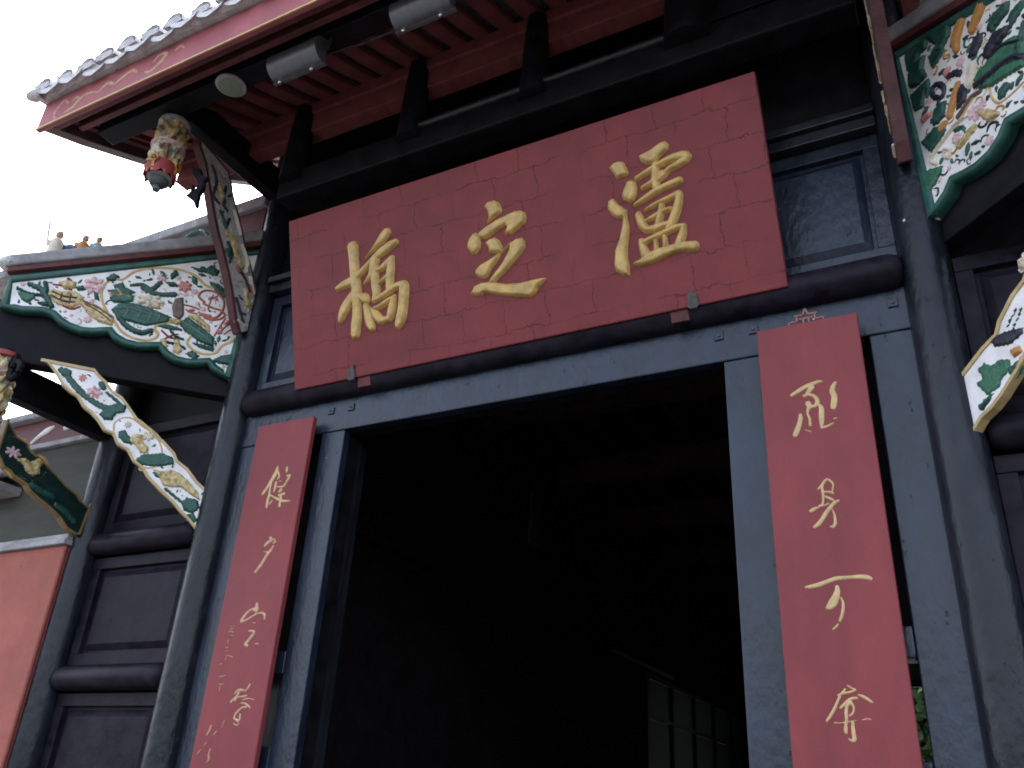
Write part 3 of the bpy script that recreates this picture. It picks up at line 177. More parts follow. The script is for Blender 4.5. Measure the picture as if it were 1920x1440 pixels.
def cracked(name, base, brick=(0.26, 0.17), strength=0.68):
    """painted board whose ground has cracked along an uneven grid"""
    m = mat(name, base, rough=0.55, spec=0.22, var=0.16, scale=4, bump=0.10, bscale=90)
    n, l = m.node_tree.nodes, m.node_tree.links
    b = n['Principled BSDF']
    src = b.inputs['Base Color'].links[0].from_socket
    tc = n.new('ShaderNodeTexCoord')
    sx = n.new('ShaderNodeSeparateXYZ'); l.new(tc.outputs['Object'], sx.inputs[0])
    cb = n.new('ShaderNodeCombineXYZ')
    l.new(sx.outputs['X'], cb.inputs[0]); l.new(sx.outputs['Z'], cb.inputs[1])
    d1 = n.new('ShaderNodeTexNoise'); d1.inputs['Scale'].default_value = 7; d1.inputs['Detail'].default_value = 5; d1.inputs['Roughness'].default_value = 0.7
    l.new(cb.outputs[0], d1.inputs['Vector'])
    sb = n.new('ShaderNodeVectorMath'); sb.operation = 'SUBTRACT'
    l.new(d1.outputs['Color'], sb.inputs[0]); sb.inputs[1].default_value = (0.5, 0.5, 0.5)
    sc = n.new('ShaderNodeVectorMath'); sc.operation = 'SCALE'; sc.inputs['Scale'].default_value = 0.10
    l.new(sb.outputs[0], sc.inputs[0])
    av = n.new('ShaderNodeVectorMath'); av.operation = 'ADD'
    l.new(cb.outputs[0], av.inputs[0]); l.new(sc.outputs[0], av.inputs[1])
    br = n.new('ShaderNodeTexBrick')
    br.inputs['Scale'].default_value = 1.0
    br.inputs['Brick Width'].default_value = brick[0]; br.inputs['Row Height'].default_value = brick[1]
    br.inputs['Mortar Size'].default_value = 0.0032; br.inputs['Mortar Smooth'].default_value = 0.3
    br.offset = 0.37; br.squash = 1.0
    l.new(av.outputs[0], br.inputs['Vector'])
    nm = n.new('ShaderNodeTexNoise'); nm.inputs['Scale'].default_value = 3.3
    l.new(cb.outputs[0], nm.inputs['Vector'])
    mr = n.new('ShaderNodeMapRange'); mr.inputs['From Min'].default_value = 0.34; mr.inputs['From Max'].default_value = 0.55
    mr.inputs['To Max'].default_value = strength
    l.new(nm.outputs['Fac'], mr.inputs[0])
    mu = n.new('ShaderNodeMath'); mu.operation = 'MULTIPLY'
    l.new(br.outputs['Fac'], mu.inputs[0]); l.new(mr.outputs[0], mu.inputs[1])
    mx = n.new('ShaderNodeMixRGB'); l.new(mu.outputs[0], mx.inputs[0]); l.new(src, mx.inputs[1])
    mx.inputs[2].default_value = (base[0] * 0.25, base[1] * 0.25, base[2] * 0.25, 1)
    l.new(mx.outputs[0], b.inputs['Base Color'])
    return m

LACQ = mat('black_lacquer', (0.008, 0.009, 0.013), rough=0.36, spec=0.5, var=0.5, scale=6, bump=0.35, bscale=45, tint=(0.013, 0.014, 0.019), stretch=(1, 1, 0.35), specks=0.07)
LACQ2 = mat('flaking_slate_paint', (0.013, 0.019, 0.034), rough=0.33, spec=0.40, var=0.6, scale=5, bump=0.45, bscale=30, chips=((0.024, 0.027, 0.036), 0.64, 15), specks=0.05, stretch=(1, 1, 0.55))  # bluish base carries some of the sky's reflection, as does the column lacquer
COLM = mat('column_lacquer', (0.009, 0.011, 0.019), rough=0.30, spec=0.24, var=0.6, scale=6, bump=0.5, bscale=26, tint=(0.014, 0.015, 0.021), stretch=(1, 1, 0.5), chips=((0.022, 0.022, 0.026), 0.64, 20), specks=0.06)
LACQ3 = mat('dusty_dark_timber', (0.008, 0.006, 0.011), rough=0.45, spec=0.10, var=0.5, scale=9, bump=0.15, bscale=50, tint=(0.015, 0.012, 0.019))
SHADED = mat('shaded_black_timber', (0.004, 0.0035, 0.005), rough=0.6, spec=0.14, var=0.5, scale=9, bump=0.15, bscale=50, tint=(0.007, 0.006, 0.008))  # darker copy of the dark timber, eave shade put into its colour
PLAQ = cracked('cracked_red_paint', (0.178, 0.034, 0.036))
COUP = mat('couplet_red_paint', (0.212, 0.040, 0.043), rough=0.5, spec=0.22, var=0.17, scale=5, bump=0.12, bscale=60, stretch=(1, 1, 0.35), chips=((0.13, 0.03, 0.03), 0.71, 10))
REDW = mat('rafter_red_paint', (0.175, 0.044, 0.042), rough=0.7, spec=0.25, var=0.3, scale=12, bump=0.2, stretch=(1, 0.3, 1))
REDF = mat('fascia_red_paint', (0.31, 0.085, 0.095), rough=0.6, spec=0.3, var=0.2, scale=9, bump=0.15, chips=((0.20, 0.12, 0.10), 0.70, 18))
REDD = mat('dark_red_paint', (0.11, 0.030, 0.032), rough=0.6, spec=0.3, var=0.35, scale=10, bump=0.2)
GOLD = mat('gold_leaf_paint', (0.50, 0.32, 0.105), rough=0.40, spec=0.45, var=0.28, scale=16, bump=0.25, bscale=60, chips=((0.34, 0.20, 0.08), 0.66, 24))
GOLDP = mat('worn_gold_paint', (0.53, 0.37, 0.17), rough=0.5, spec=0.4, var=0.18, scale=30, bump=0.05)
GOLDH = mat('half_rubbed_gold_paint', (0.48, 0.29, 0.17), rough=0.55, spec=0.4, var=0.3, scale=40, bump=0.05)
GOLDF = mat('rubbed_gold_paint', (0.42, 0.20, 0.13), rough=0.55, spec=0.4, var=0.25, scale=40, bump=0.05)
STRED = mat('dull_strut_red', (0.075, 0.024, 0.025), rough=0.6, var=0.4, scale=9, bump=0.2, chips=((0.14, 0.08, 0.075), 0.62, 10))
GREYC = mat('dirty_white_ground', (0.40, 0.38, 0.37), rough=0.65, spec=0.25, var=0.25, scale=14, bump=0.4, bscale=40)
DARKG = mat('shaded_green_ground', (0.008, 0.024, 0.021), rough=0.5, spec=0.2, var=0.4, scale=14, bump=0.3)  # green darkened to carry the roof's shade on the outer strut
SHADEG = mat('shaded_gold_edge', (0.22, 0.15, 0.06), rough=0.55, var=0.3, scale=25, bump=0.2)  # gold darkened likewise, roof shade put into the colour
PALEG = mat('pale_gold_edge', (0.46, 0.34, 0.16), rough=0.5, var=0.2, scale=25, bump=0.15)
FADED = mat('faded_gold_scroll', (0.42, 0.24, 0.15), rough=0.6, var=0.35, scale=25, bump=0.1)
TILEW = mat('limewashed_tile', (0.50, 0.48, 0.48), rough=0.85, spec=0.2, var=0.35, scale=12, bump=0.9, bscale=36, chips=((0.10, 0.095, 0.10), 0.565, 13))
TILEG = mat('grey_tile', (0.16, 0.16, 0.165), rough=0.85, spec=0.2, var=0.45, scale=12, bump=0.5, bscale=50, tint=(0.26, 0.25, 0.25))
TILEU = mat('tile_underside', (0.095, 0.11, 0.10), rough=0.8, spec=0.2, var=0.5, scale=14, bump=0.8, bscale=30)
VERGE = mat('brown_verge_paint', (0.075, 0.035, 0.034), rough=0.7, spec=0.25, var=0.4, scale=9, bump=0.3)
PLATE = mat('dark_round_plate', (0.016, 0.012, 0.010), rough=0.7, spec=0.1, var=0.4, scale=10, bump=0.2)
PALE = mat('pale_frosted_pane', (0.30, 0.34, 0.27), rough=0.6, var=0.15, scale=5, bump=0.1)
BED = mat('white_mortar_bed', (0.56, 0.535, 0.535), rough=0.9, spec=0.2, var=0.3, scale=14, bump=0.9, bscale=35, chips=((0.20, 0.19, 0.19), 0.62, 14))
MORT = mat('grey_mortar', (0.30, 0.29, 0.30), rough=0.9, spec=0.2, var=0.3, scale=8, bump=0.5, bscale=35, chips=((0.55, 0.54, 0.55), 0.62, 6))
GREEN = mat('green_frame_paint', (0.013, 0.070, 0.055), rough=0.45, spec=0.45, var=0.3, scale=10, bump=0.1, tint=(0.024, 0.095, 0.075))
WHITE = mat('white_ground_paint', (0.72, 0.70, 0.70), rough=0.6, spec=0.3, var=0.12, scale=7, bump=0.2, bscale=70, tint=(0.80, 0.76, 0.75))
PM = {
    'gold': mat('gold_line_paint', (0.52, 0.36, 0.14), rough=0.45, var=0.2, scale=20, bump=0.1),
    'gold2': mat('gilded_carving', (0.38, 0.26, 0.09), rough=0.45, var=0.45, scale=35, bump=0.9, bscale=45, tint=(0.52, 0.41, 0.21)),
    'leaf': mat('dark_leaf_paint', (0.012, 0.055, 0.042), rough=0.45, var=0.35, scale=25, bump=0.4, bscale=60, tint=(0.022, 0.085, 0.062)),
    'leaf2': mat('mid_leaf_paint', (0.035, 0.13, 0.075), rough=0.45, var=0.35, scale=25, bump=0.4, bscale=60),
    'leaf3': mat('pale_leaf_vein', (0.10, 0.20, 0.15), rough=0.45, var=0.3, scale=25, bump=0.3),
    'pink': mat('pale_pink_paint', (0.62, 0.42, 0.44), rough=0.55, var=0.2, scale=25, bump=0.6, bscale=55),
    'pink2': mat('rose_paint', (0.52, 0.23, 0.21), rough=0.55, var=0.25, scale=25, bump=0.5, bscale=55),
    'red': mat('carving_red_paint', (0.28, 0.04, 0.04), rough=0.5, var=0.2, scale=20, bump=0.2),
    'rust': mat('rust_red_paint', (0.36, 0.12, 0.075), rough=0.5, var=0.2, scale=20, bump=0.2),
    'cream': mat('cream_paint', (0.62, 0.54, 0.42), rough=0.55, var=0.15, scale=20, bump=0.5, bscale=60),
    'bronze': mat('bronze_brown_paint', (0.13, 0.085, 0.07), rough=0.45, var=0.3, scale=30, bump=0.5),
    'orange': mat('orange_paint', (0.44, 0.20, 0.05), rough=0.5, var=0.25, scale=25, bump=0.5),
    'dark': mat('indigo_black_paint', (0.022, 0.022, 0.034), rough=0.45, var=0.3, scale=20, bump=0.3),
}
DRUM = mat('painted_drum_carving', (0.42, 0.30, 0.13), rough=0.5, spec=0.4, var=0.3, scale=30, bump=0.4, bscale=60)
_n, _l = DRUM.node_tree.nodes, DRUM.node_tree.links
_tc = _n.new('ShaderNodeTexCoord'); _vo = _n.new('ShaderNodeTexVoronoi'); _vo.inputs['Scale'].default_value = 26
_nd = _n.new('ShaderNodeTexNoise'); _nd.inputs['Scale'].default_value = 18
_ad = _n.new('ShaderNodeMixRGB'); _ad.inputs[0].default_value = 0.06
_l.new(_tc.outputs['Object'], _nd.inputs['Vector']); _l.new(_tc.outputs['Object'], _ad.inputs[1]); _l.new(_nd.outputs['Color'], _ad.inputs[2]); _l.new(_ad.outputs[0], _vo.inputs['Vector'])
_sp = _n.new('ShaderNodeSeparateColor'); _l.new(_vo.outputs['Color'], _sp.inputs[0])
_cr = _n.new('ShaderNodeValToRGB'); _cr.color_ramp.interpolation = 'CONSTANT'
_cols = [(0.0, (0.40, 0.27, 0.10)), (0.26, (0.55, 0.50, 0.42)), (0.46, (0.20, 0.26, 0.20)), (0.62, (0.46, 0.33, 0.14)), (0.78, (0.10, 0.03, 0.03)), (0.86, (0.50, 0.40, 0.36)), (0.94, (0.03, 0.06, 0.05))]
while len(_cr.color_ramp.elements) < len(_cols): _cr.color_ramp.elements.new(0.5)
for _e, (_p, _c) in zip(_cr.color_ramp.elements, _cols): _e.position = _p; _e.color = (*_c, 1)
_l.new(_sp.outputs[0], _cr.inputs[0])
_mx = _n.new('ShaderNodeMixRGB'); _mx.blend_type = 'MIX'; _mx.inputs[0].default_value = 0.8
_b = _n['Principled BSDF']; _l.new(_b.inputs['Base Color'].links[0].from_socket, _mx.inputs[1]); _l.new(_cr.outputs[0], _mx.inputs[2]); _l.new(_mx.outputs[0], _b.inputs['Base Color'])
TEAL = mat('teal_glaze', (0.25, 0.36, 0.35), rough=0.35, spec=0.5, var=0.25, scale=20, bump=0.3)
WALLR = mat('orange_red_limewash', (0.32, 0.10, 0.08), rough=0.8, spec=0.2, var=0.16, scale=4, bump=0.4, bscale=22, chips=((0.27, 0.07, 0.055), 0.64, 7))
WALLD = mat('deep_red_limewash', (0.20, 0.04, 0.035), rough=0.8, spec=0.2, var=0.2, scale=5, bump=0.2)
PLAST = mat('shaded_grey_green_plaster', (0.065, 0.066, 0.056), rough=0.85, spec=0.2, var=0.25, scale=5, bump=0.3, stretch=(0.3, 1, 2))  # shadow of the wing roof is put into this dark base
STEEL = mat('grey_lamp_housing', (0.13, 0.135, 0.15), rough=0.38, spec=0.5, var=0.12, scale=30, bump=0.1, metallic=0.55)
CHROME = mat('bright_screw', (0.6, 0.6, 0.6), rough=0.25, metallic=0.9, var=0.1)
IRON = mat('dull_iron', (0.07, 0.06, 0.06), rough=0.5, metallic=0.4, var=0.3, scale=40, bump=0.3)
DISC = mat('pale_green_enamel', (0.20, 0.24, 0.17), rough=0.5, var=0.15, scale=30, bump=0.1)
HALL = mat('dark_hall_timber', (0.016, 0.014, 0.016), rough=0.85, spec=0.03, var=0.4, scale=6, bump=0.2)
STONE = mat('paving_stone', (0.085, 0.082, 0.08), rough=0.85, spec=0.2, var=0.25, scale=2.5, bump=0.3)
LEAFM = mat('tree_leaf', (0.06, 0.12, 0.035), rough=0.6, var=0.4, scale=3, bump=0.0)
BARK = mat('tree_bark', (0.09, 0.07, 0.05), rough=0.9, var=0.3, scale=12, bump=0.6)
GLASS = bpy.data.materials.new('dusty_green_glass')
GLASS.use_nodes = True
_g = GLASS.node_tree.nodes['Principled BSDF']
_g.inputs['Base Color'].default_value = (0.003, 0.009, 0.005, 1)
_g.inputs['Roughness'].default_value = 0.6
_g.inputs['Specular IOR Level'].default_value = 0.15
_g.inputs['Transmission Weight'].default_value = 0.35

# ------------------------------------------------------------------ mesh helpers
class MB:
    def __init__(s): s.v = []; s.f = []
    def add(s, vs, fs):
        o = len(s.v); s.v += [tuple(map(float, p)) for p in vs]; s.f += [tuple(i + o for i in f) for f in fs]
        return s
    def box(s, x0, x1, y0, y1, z0, z1):
        return s.add([(x0, y0, z0), (x1, y0, z0), (x1, y1, z0), (x0, y1, z0), (x0, y0, z1), (x1, y0, z1), (x1, y1, z1), (x0, y1, z1)],
                     [(0, 3, 2, 1), (4, 5, 6, 7), (0, 1, 5, 4), (1, 2, 6, 5), (2, 3, 7, 6), (3, 0, 4, 7)])
    def bar(s, p0, p1, w, h, up=(0, 0, 1)):
        """rectangular bar from p0 to p1, w across, h along up"""
        p0, p1 = Vector(p0), Vector(p1); d = (p1 - p0).normalized()
        sd = d.cross(Vector(up)).normalized(); u = sd.cross(d).normalized()
        vs = []
        for p in (p0, p1):
            for a, b in ((-1, -1), (1, -1), (1, 1), (-1, 1)): vs.append(p + sd * (a * w / 2) + u * (b * h / 2))
        return s.add(vs, [(0, 1, 2, 3), (7, 6, 5, 4), (0, 4, 5, 1), (1, 5, 6, 2), (2, 6, 7, 3), (3, 7, 4, 0)])
    def tube(s, pts, rad, n=12, caps=True):
        pts = [Vector(p) for p in pts]; rings = []
        if not hasattr(rad, '__len__'): rad = [rad] * len(pts)
        for i, p in enumerate(pts):
            d = (pts[min(i + 1, len(pts) - 1)] - pts[max(i - 1, 0)]).normalized()
            a = Vector((0, 0, 1)) if abs(d.z) < 0.9 else Vector((1, 0, 0))
            e1 = d.cross(a).normalized(); e2 = d.cross(e1).normalized()
            rings.append([p + (e1 * math.cos(2 * math.pi * k / n) + e2 * math.sin(2 * math.pi * k / n)) * rad[i] for k in range(n)])
        vs = [q for r in rings for q in r]; fs = []
        for i in range(len(pts) - 1):
            for k in range(n): fs.append((i * n + k, i * n + (k + 1) % n, (i + 1) * n + (k + 1) % n, (i + 1) * n + k))
        if caps: fs += [tuple(range(n - 1, -1, -1)), tuple(range((len(pts) - 1) * n, len(pts) * n))]
        return s.add(vs, fs)
    def lathe(s, c, prof, n=24, axis=(0, 0, 1)):
        """prof: (r, h) pairs along axis from c"""
        ax = Vector(axis).normalized()
        return s.tube2([(Vector(c) + ax * h, r) for r, h in prof], ax, n)
    def tube2(s, pr, ax, n):
        a = Vector((0, 0, 1)) if abs(ax.z) < 0.9 else Vector((1, 0, 0))
        e1 = ax.cross(a).normalized(); e2 = ax.cross(e1).normalized()
        vs = []; fs = []
        for p, r in pr: vs += [p + (e1 * math.cos(2 * math.pi * k / n) + e2 * math.sin(2 * math.pi * k / n)) * max(r, 1e-4) for k in range(n)]
        m = len(pr)
        for i in range(m - 1):
            for k in range(n): fs.append((i * n + k, i * n + (k + 1) % n, (i + 1) * n + (k + 1) % n, (i + 1) * n + k))
        fs += [tuple(range(n - 1, -1, -1)), tuple(range((m - 1) * n, m * n))]
        return s.add(vs, fs)
    def prism(s, poly, fr, d0, d1):
        """polygon (u, v) in a frame, from depth d0 to d1 along the frame's normal"""
        n = len(poly)
        vs = [fr.at(u, v, d0) for u, v in poly] + [fr.at(u, v, d1) for u, v in poly]
        fs = [tuple(range(n - 1, -1, -1)), tuple(range(n, 2 * n))] + [(i, (i + 1) % n, n + (i + 1) % n, n + i) for i in range(n)]
        return s.add(vs, fs)
    def ball(s, c, r, n=10, m=7):
        c = Vector(c); r = Vector(r) if hasattr(r, '__len__') else Vector((r, r, r))
        vs = []; fs = []
        for i in range(m + 1):
            th = math.pi * i / m
            for k in range(n):
                ph = 2 * math.pi * k / n
                vs.append((c.x + r.x * math.sin(th) * math.cos(ph), c.y + r.y * math.sin(th) * math.sin(ph), c.z + r.z * math.cos(th)))
        for i in range(m):
            for k in range(n): fs.append((i * n + k, (i + 1) * n + k, (i + 1) * n + (k + 1) % n, i * n + (k + 1) % n))
        return s.add(vs, fs)
    def build(s, name, material, parent=None, bevel=0.0, smooth=False, recalc=True):
        me = bpy.data.meshes.new(name)
        me.from_pydata(s.v, [], s.f)
        if recalc:
            import bmesh
            bm = bmesh.new(); bm.from_mesh(me)
            bmesh.ops.recalc_face_normals(bm, faces=bm.faces)
            bm.to_mesh(me); bm.free()
        me.materials.append(material)
        if smooth:
            me.polygons.foreach_set('use_smooth', [True] * len(me.polygons))
            try: me.set_sharp_from_angle(angle=math.radians(50))
            except Exception: pass
        o = bpy.data.objects.new(name, me)
        COL.objects.link(o)
        attach(o, parent)
        if bevel:
            b = o.modifiers.new('bevel', 'BEVEL'); b.width = bevel; b.segments = 2; b.limit_method = 'ANGLE'
        return o

def attach(o, parent):
    if parent is not None:
        o.parent = parent
        if parent.type == 'EMPTY': o.matrix_parent_inverse = Matrix.Translation(-parent.location)

def thing(name, loc, label, cat, group=None):
    e = bpy.data.objects.new(name, None)
    e.location = loc; e.empty_display_size = 0.1
    COL.objects.link(e)
    return tag(e, label, cat, group)

def tag(o, label, cat, group=None):
    o['label'] = label; o['category'] = cat
    if group: o['group'] = group
    return o

class Frame:
    def __init__(s, o, e1, e2, n):
        s.o = Vector(o); s.e1 = Vector(e1).normalized(); s.e2 = Vector(e2).normalized(); s.n = Vector(n).normalized()
    def at(s, u, v, d=0.0): return s.o + s.e1 * u + s.e2 * v + s.n * d

def sdf(shapes, U, V):
    D = np.full(U.shape, 9.0)
    for sh in shapes:
        if len(sh[0]) == 3:                                     # brush stroke: widths along a smoothed centre line
            pts = np.array(sh, float)
            if len(pts) > 2:                                    # Catmull-Rom
                P = np.vstack([2 * pts[0] - pts[1], pts, 2 * pts[-1] - pts[-2]]); q = []
                for i in range(1, len(P) - 2):
                    for t in (0, 0.25, 0.5, 0.75):
                        a, b, c, d = P[i - 1:i + 3]
                        q.append(0.5 * (2 * b + (c - a) * t + (2 * a - 5 * b + 4 * c - d) * t * t + (3 * b - a - 3 * c + d) * t ** 3))
                q.append(pts[-1]); pts = np.array(q)
            for a, b in zip(pts[:-1], pts[1:]):
                ex, ey = b[0] - a[0], b[1] - a[1]; L = ex * ex + ey * ey + 1e-12
                t = np.clip(((U - a[0]) * ex + (V - a[1]) * ey) / L, 0, 1)
                D = np.minimum(D, np.hypot(U - a[0] - t * ex, V - a[1] - t * ey) - (a[2] + (b[2] - a[2]) * t) / 2)
        else:                                                   # cut-out outline
            p = np.array(sh, float); d2 = np.full(U.shape, 9.0); ins = np.zeros(U.shape, bool)
            for a, b in zip(p, np.roll(p, -1, 0)):
                ex, ey = b - a; L = ex * ex + ey * ey + 1e-12
                t = np.clip(((U - a[0]) * ex + (V - a[1]) * ey) / L, 0, 1)
                d2 = np.minimum(d2, np.hypot(U - a[0] - t * ex, V - a[1] - t * ey))
                c = ((a[1] > V) != (b[1] > V)) & (U < (b[0] - a[0]) * (V - a[1]) / (b[1] - a[1] + 1e-15) + a[0])
                ins ^= c
            D = np.minimum(D, np.where(ins, -d2, d2))
    return D

def relief(name, shapes, fr, H, r, res, material, parent, base=0.0, lump=0.0, sep=False, grow=0.0, saw=0.0):
    """raised carving: height rises from the outline inwards over a width r to H"""
    allp = np.array([p[:2] for s in shapes for p in s]); w = max([p[2] for s in shapes for p in s if len(p) == 3] + [0]) / 2 + 3 * res + grow
    u0, v0 = allp.min(0) - w; u1, v1 = allp.max(0) + w
    nu, nv = int((u1 - u0) / res) + 2, int((v1 - v0) / res) + 2
    U, V = np.meshgrid(u0 + res * np.arange(nu), v0 + res * np.arange(nv))
    Z = None; D = None
    for grp in ([[s] for s in shapes] if sep else [shapes]):
        d = sdf(grp, U, V) - grow
        if saw: d = d + saw * np.sin(U * 190 + V * 110 + 1) * np.sin(V * 210 - U * 80)
        t = np.clip(-d / r, -1.0, 1.0)
        Hh = np.where(t > 0, 1 - (1 - t) ** 2, 2 * t)
        z = base + np.where(Hh > 0, H * Hh, np.maximum(H * Hh, -0.006))
        Z = z if Z is None else np.maximum(Z, z); D = d if D is None else np.minimum(D, d)
    if lump:
        Z += np.where(D < 0, lump * np.clip(-D / r, 0, 1) * (np.sin(U * 210 + 3 * np.sin(V * 90)) * np.sin(V * 170 + 2 * np.sin(U * 120))), 0)
    keep = D < res * 1.6
    idx = -np.ones(U.shape, int); vs = []; fs = []
    cells = keep[:-1, :-1] | keep[1:, :-1] | keep[:-1, 1:] | keep[1:, 1:]
    for j, i in zip(*np.nonzero(cells)):
        q = []
        for a, c in ((j, i), (j, i + 1), (j + 1, i + 1), (j + 1, i)):
            if idx[a, c] < 0:
                idx[a, c] = len(vs); vs.append(fr.at(U[a, c], V[a, c], Z[a, c]))
            q.append(int(idx[a, c]))
        fs.append(q)
    mb = MB(); mb.add(vs, fs)
    o = mb.build(name, material, parent, smooth=True, recalc=False)
    me = o.data                                                 # faces look along the frame's normal
    if me.polygons and me.polygons[0].normal.dot(fr.n) < 0: me.flip_normals()
    return o

def carved_drum(c, h, r, seed, parent):
    """drum of a hanging post, its surface cut into scrolls"""
    n, m = 96, 54
    a = np.linspace(0, 2 * np.pi, n, endpoint=False); z = np.linspace(0, 1, m)
    A, Zz = np.meshgrid(a, z)
    k = h / 0.32
    w1 = np.sin(5 * A + seed + 2.2 * np.sin(9 * Zz * k + seed)); w2 = np.sin(13 * Zz * k + 1.7 * np.sin(4 * A + seed) + seed)
    w3 = np.sin(11 * A - 17 * Zz * k + 1.3 * np.sin(6 * A))
    R = r + 0.010 * np.tanh(2.2 * (w1 * w2)) + 0.005 * np.tanh(2 * w3) + 0.004 * np.sin(3.14 * Zz)
    vs = [(c[0] + R[j, i] * math.cos(a[i]), c[1] + R[j, i] * math.sin(a[i]), c[2] + h * z[j]) for j in range(m) for i in range(n)]
    fs = [(j * n + i, j * n + (i + 1) % n, (j + 1) * n + (i + 1) % n, (j + 1) * n + i) for j in range(m - 1) for i in range(n)]
    return MB().add(vs, fs).build('drum', DRUM, parent, smooth=True)

def lerp_poly(pts, x):
    for (a, b), (c, d) in zip(pts[:-1], pts[1:]):
        if a <= x <= c: return b + (d - b) * (x - a) / (c - a)
    return pts[0][1] if x < pts[0][0] else pts[-1][1]

# ------------------------------------------------------------------ ground
g = MB()
g.add([(-60, -80, 0), (60, -80, 0), (60, 60, 0), (-60, 60, 0)], [(0, 1, 2, 3)])
ground = g.build('ground', STONE); ground['kind'] = 'structure'

# ------------------------------------------------------------------ gatehouse
G = thing('gatehouse', (0, 0, 0), 'black lacquered timber gatehouse with red eaves and painted carvings round a dark doorway', 'gatehouse')
CX = 2.035                                                     # main columns at +-CX
def part(name, m, mb, bevel=0.006, smooth=False, parent=None): return mb.build(name, m, parent or G, bevel=bevel, smooth=smooth)

for sx in (-1, 1):
    part('column', COLM, MB().lathe((sx * CX, 0.0, 0), [(0.112, 0), (0.104, 2.0), (0.100, 4.0), (0.096, 6.0)], 40), 0, True)
    part('column', COLM, MB().lathe((sx * 3.19, 0.0, 0), [(0.104, 0), (0.100, 2.0), (0.096, 4.3)], 32), 0, True)
    # door jamb, outer post, side-light rails
    part('door_jamb', LACQ2, MB().box(sx * 1.121, sx * 1.290, 0, 0.055, 0, 3.573))
    part('side_post', LACQ2, MB().box(sx * 1.765, sx * 1.945, 0.0, 0.14, 0, 3.573))
    part('side_rail', LACQ2, MB().box(sx * 1.292, sx * 1.763, 0.004, 0.13, 2.205, 2.322))
    part('side_rail', LACQ2, MB().box(sx * 1.292, sx * 1.763, 0.004, 0.13, 1.735, 1.852))
    part('side_board', LACQ2, MB().box(sx * 1.292, sx * 1.763, 0.05, 0.09, 0, 1.733))
    # the inner faces of the upper side openings
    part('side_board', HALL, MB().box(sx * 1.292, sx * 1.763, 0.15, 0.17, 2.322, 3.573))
part('lintel', LACQ2, MB().box(-1.945, 1.945, -0.003, 0.06, 3.575, 3.79))
for x in (-1.244, -1.095, 1.106, 1.271, 1.882):
    b = part('bolt_plate', LACQ2, MB().box(x - 0.022, x + 0.022, -0.012, 0.0, 3.690, 3.734), 0.003)
    part('bolt_head', IRON, MB().lathe((x, -0.012, 3.712), [(0.009, 0), (0.007, 0.006), (0.001, 0.008)], 10, (0, -1, 0)), 0, True, b)

def round_rail(x0, x1, y, z, r, m=LACQ3):
    pr = [(r * 0.55, 0), (r * 0.85, 0.015), (r, 0.05)]
    L = x1 - x0
    prof = [(a, b) for a, b in pr] + [(a, L - b) for a, b in reversed(pr)]
    return part('round_rail', m, MB().lathe((x0, y, z), prof, 28, (1, 0, 0)), 0, True)
round_rail(-1.945, 1.945, -0.015, 3.862, 0.086)

def panel(x0, x1, z0, z1, y, fw, m=LACQ, depth=0.035):
    """framed panel with a raised field"""
    f = MB()
    f.box(x0, x1, y, y + 0.06, z0, z0 + fw).box(x0, x1, y, y + 0.06, z1 - fw, z1)
    f.box(x0, x0 + fw, y + 0.001, y + 0.06, z0 + fw, z1 - fw).box(x1 - fw, x1, y + 0.001, y + 0.06, z0 + fw, z1 - fw)
    fo = part('panel_frame', m, f, 0.004)
    a0, a1, b0, b1 = x0 + fw, x1 - fw, z0 + fw, z1 - fw; i = min(0.055, (a1 - a0) * 0.2)
    vs = []
    for k, yy in ((0, y + depth), (0.018, y + depth), (0.018 + i * 0.7, y + depth - 0.024), (0.024 + i * 0.7, y + depth - 0.024)):
        vs += [(a0 + k, yy, b0 + k), (a1 - k, yy, b0 + k), (a1 - k, yy, b1 - k), (a0 + k, yy, b1 - k)]
    fs = [(4 * r + c, 4 * r + (c + 1) % 4, 4 * r + 4 + (c + 1) % 4, 4 * r + 4 + c) for r in range(3) for c in range(4)] + [(12, 13, 14, 15)]
    part('panel_field', m, MB().add(vs, fs), 0, False, fo)

# frieze above the round rail
for x0, x1 in ((-1.935, -1.0), (-0.985, 0.0), (0.015, 0.985), (1.0, 1.935)): panel(x0, x1, 3.952, 4.690, 0.015, 0.075, LACQ2)
part('cornice_rail', LACQ, MB().box(-1.94, 1.94, -0.045, 0.08, 4.695, 4.76))
part('cornice_rail', LACQ, MB().box(-1.94, 1.94, -0.075, 0.08, 4.763, 4.81))
part('upper_board', SHADED, MB().box(-1.94, 1.94, 0.03, 0.07, 4.812, 6.2))

# side bays: round rails with raised-field panels between them
for sx in (-1, 1):
    xa, xb = sorted((sx * 2.14, sx * 3.095))
    for z in (3.045, 2.205, 1.30): round_rail(xa, xb, 0.0, z, 0.072)
    for z0, z1 in ((3.125, 3.90), (2.285, 2.965), (1.38, 2.125), (0.3, 1.22)): panel(xa, xb, z0, z1, 0.03, 0.075, LACQ3)
    part('bay_board', SHADED, MB().box(xa - 0.11, xb + 0.11, 0.095, 0.12, 0, 5.6), 0)

# door leaf, folded back behind the left side light
d = part('door_leaf', LACQ, MB().box(-2.05, -1.16, 0.22, 0.28, 0.1, 3.56))
for z0, z1 in ((2.5, 3.4), (1.2, 2.3), (0.3, 1.0)):
    part('door_panel', LACQ, MB().box(-1.95, -1.26, 0.21, 0.222, z0, z1), 0.006, False, d)
part('pivot_stile', LACQ, MB().box(-1.20, -1.135, 0.10, 0.20, 0.1, 3.56), 0.008)

for sx in (-1, 1): part('inner_jamb', SHADED, MB().box(sx * 1.13, sx * 1.285, 0.057, 0.16, 0, 3.57), 0.004)
part('inner_lintel', SHADED, MB().box(-1.94, 1.94, 0.062, 0.16, 3.585, 3.95), 0.004)
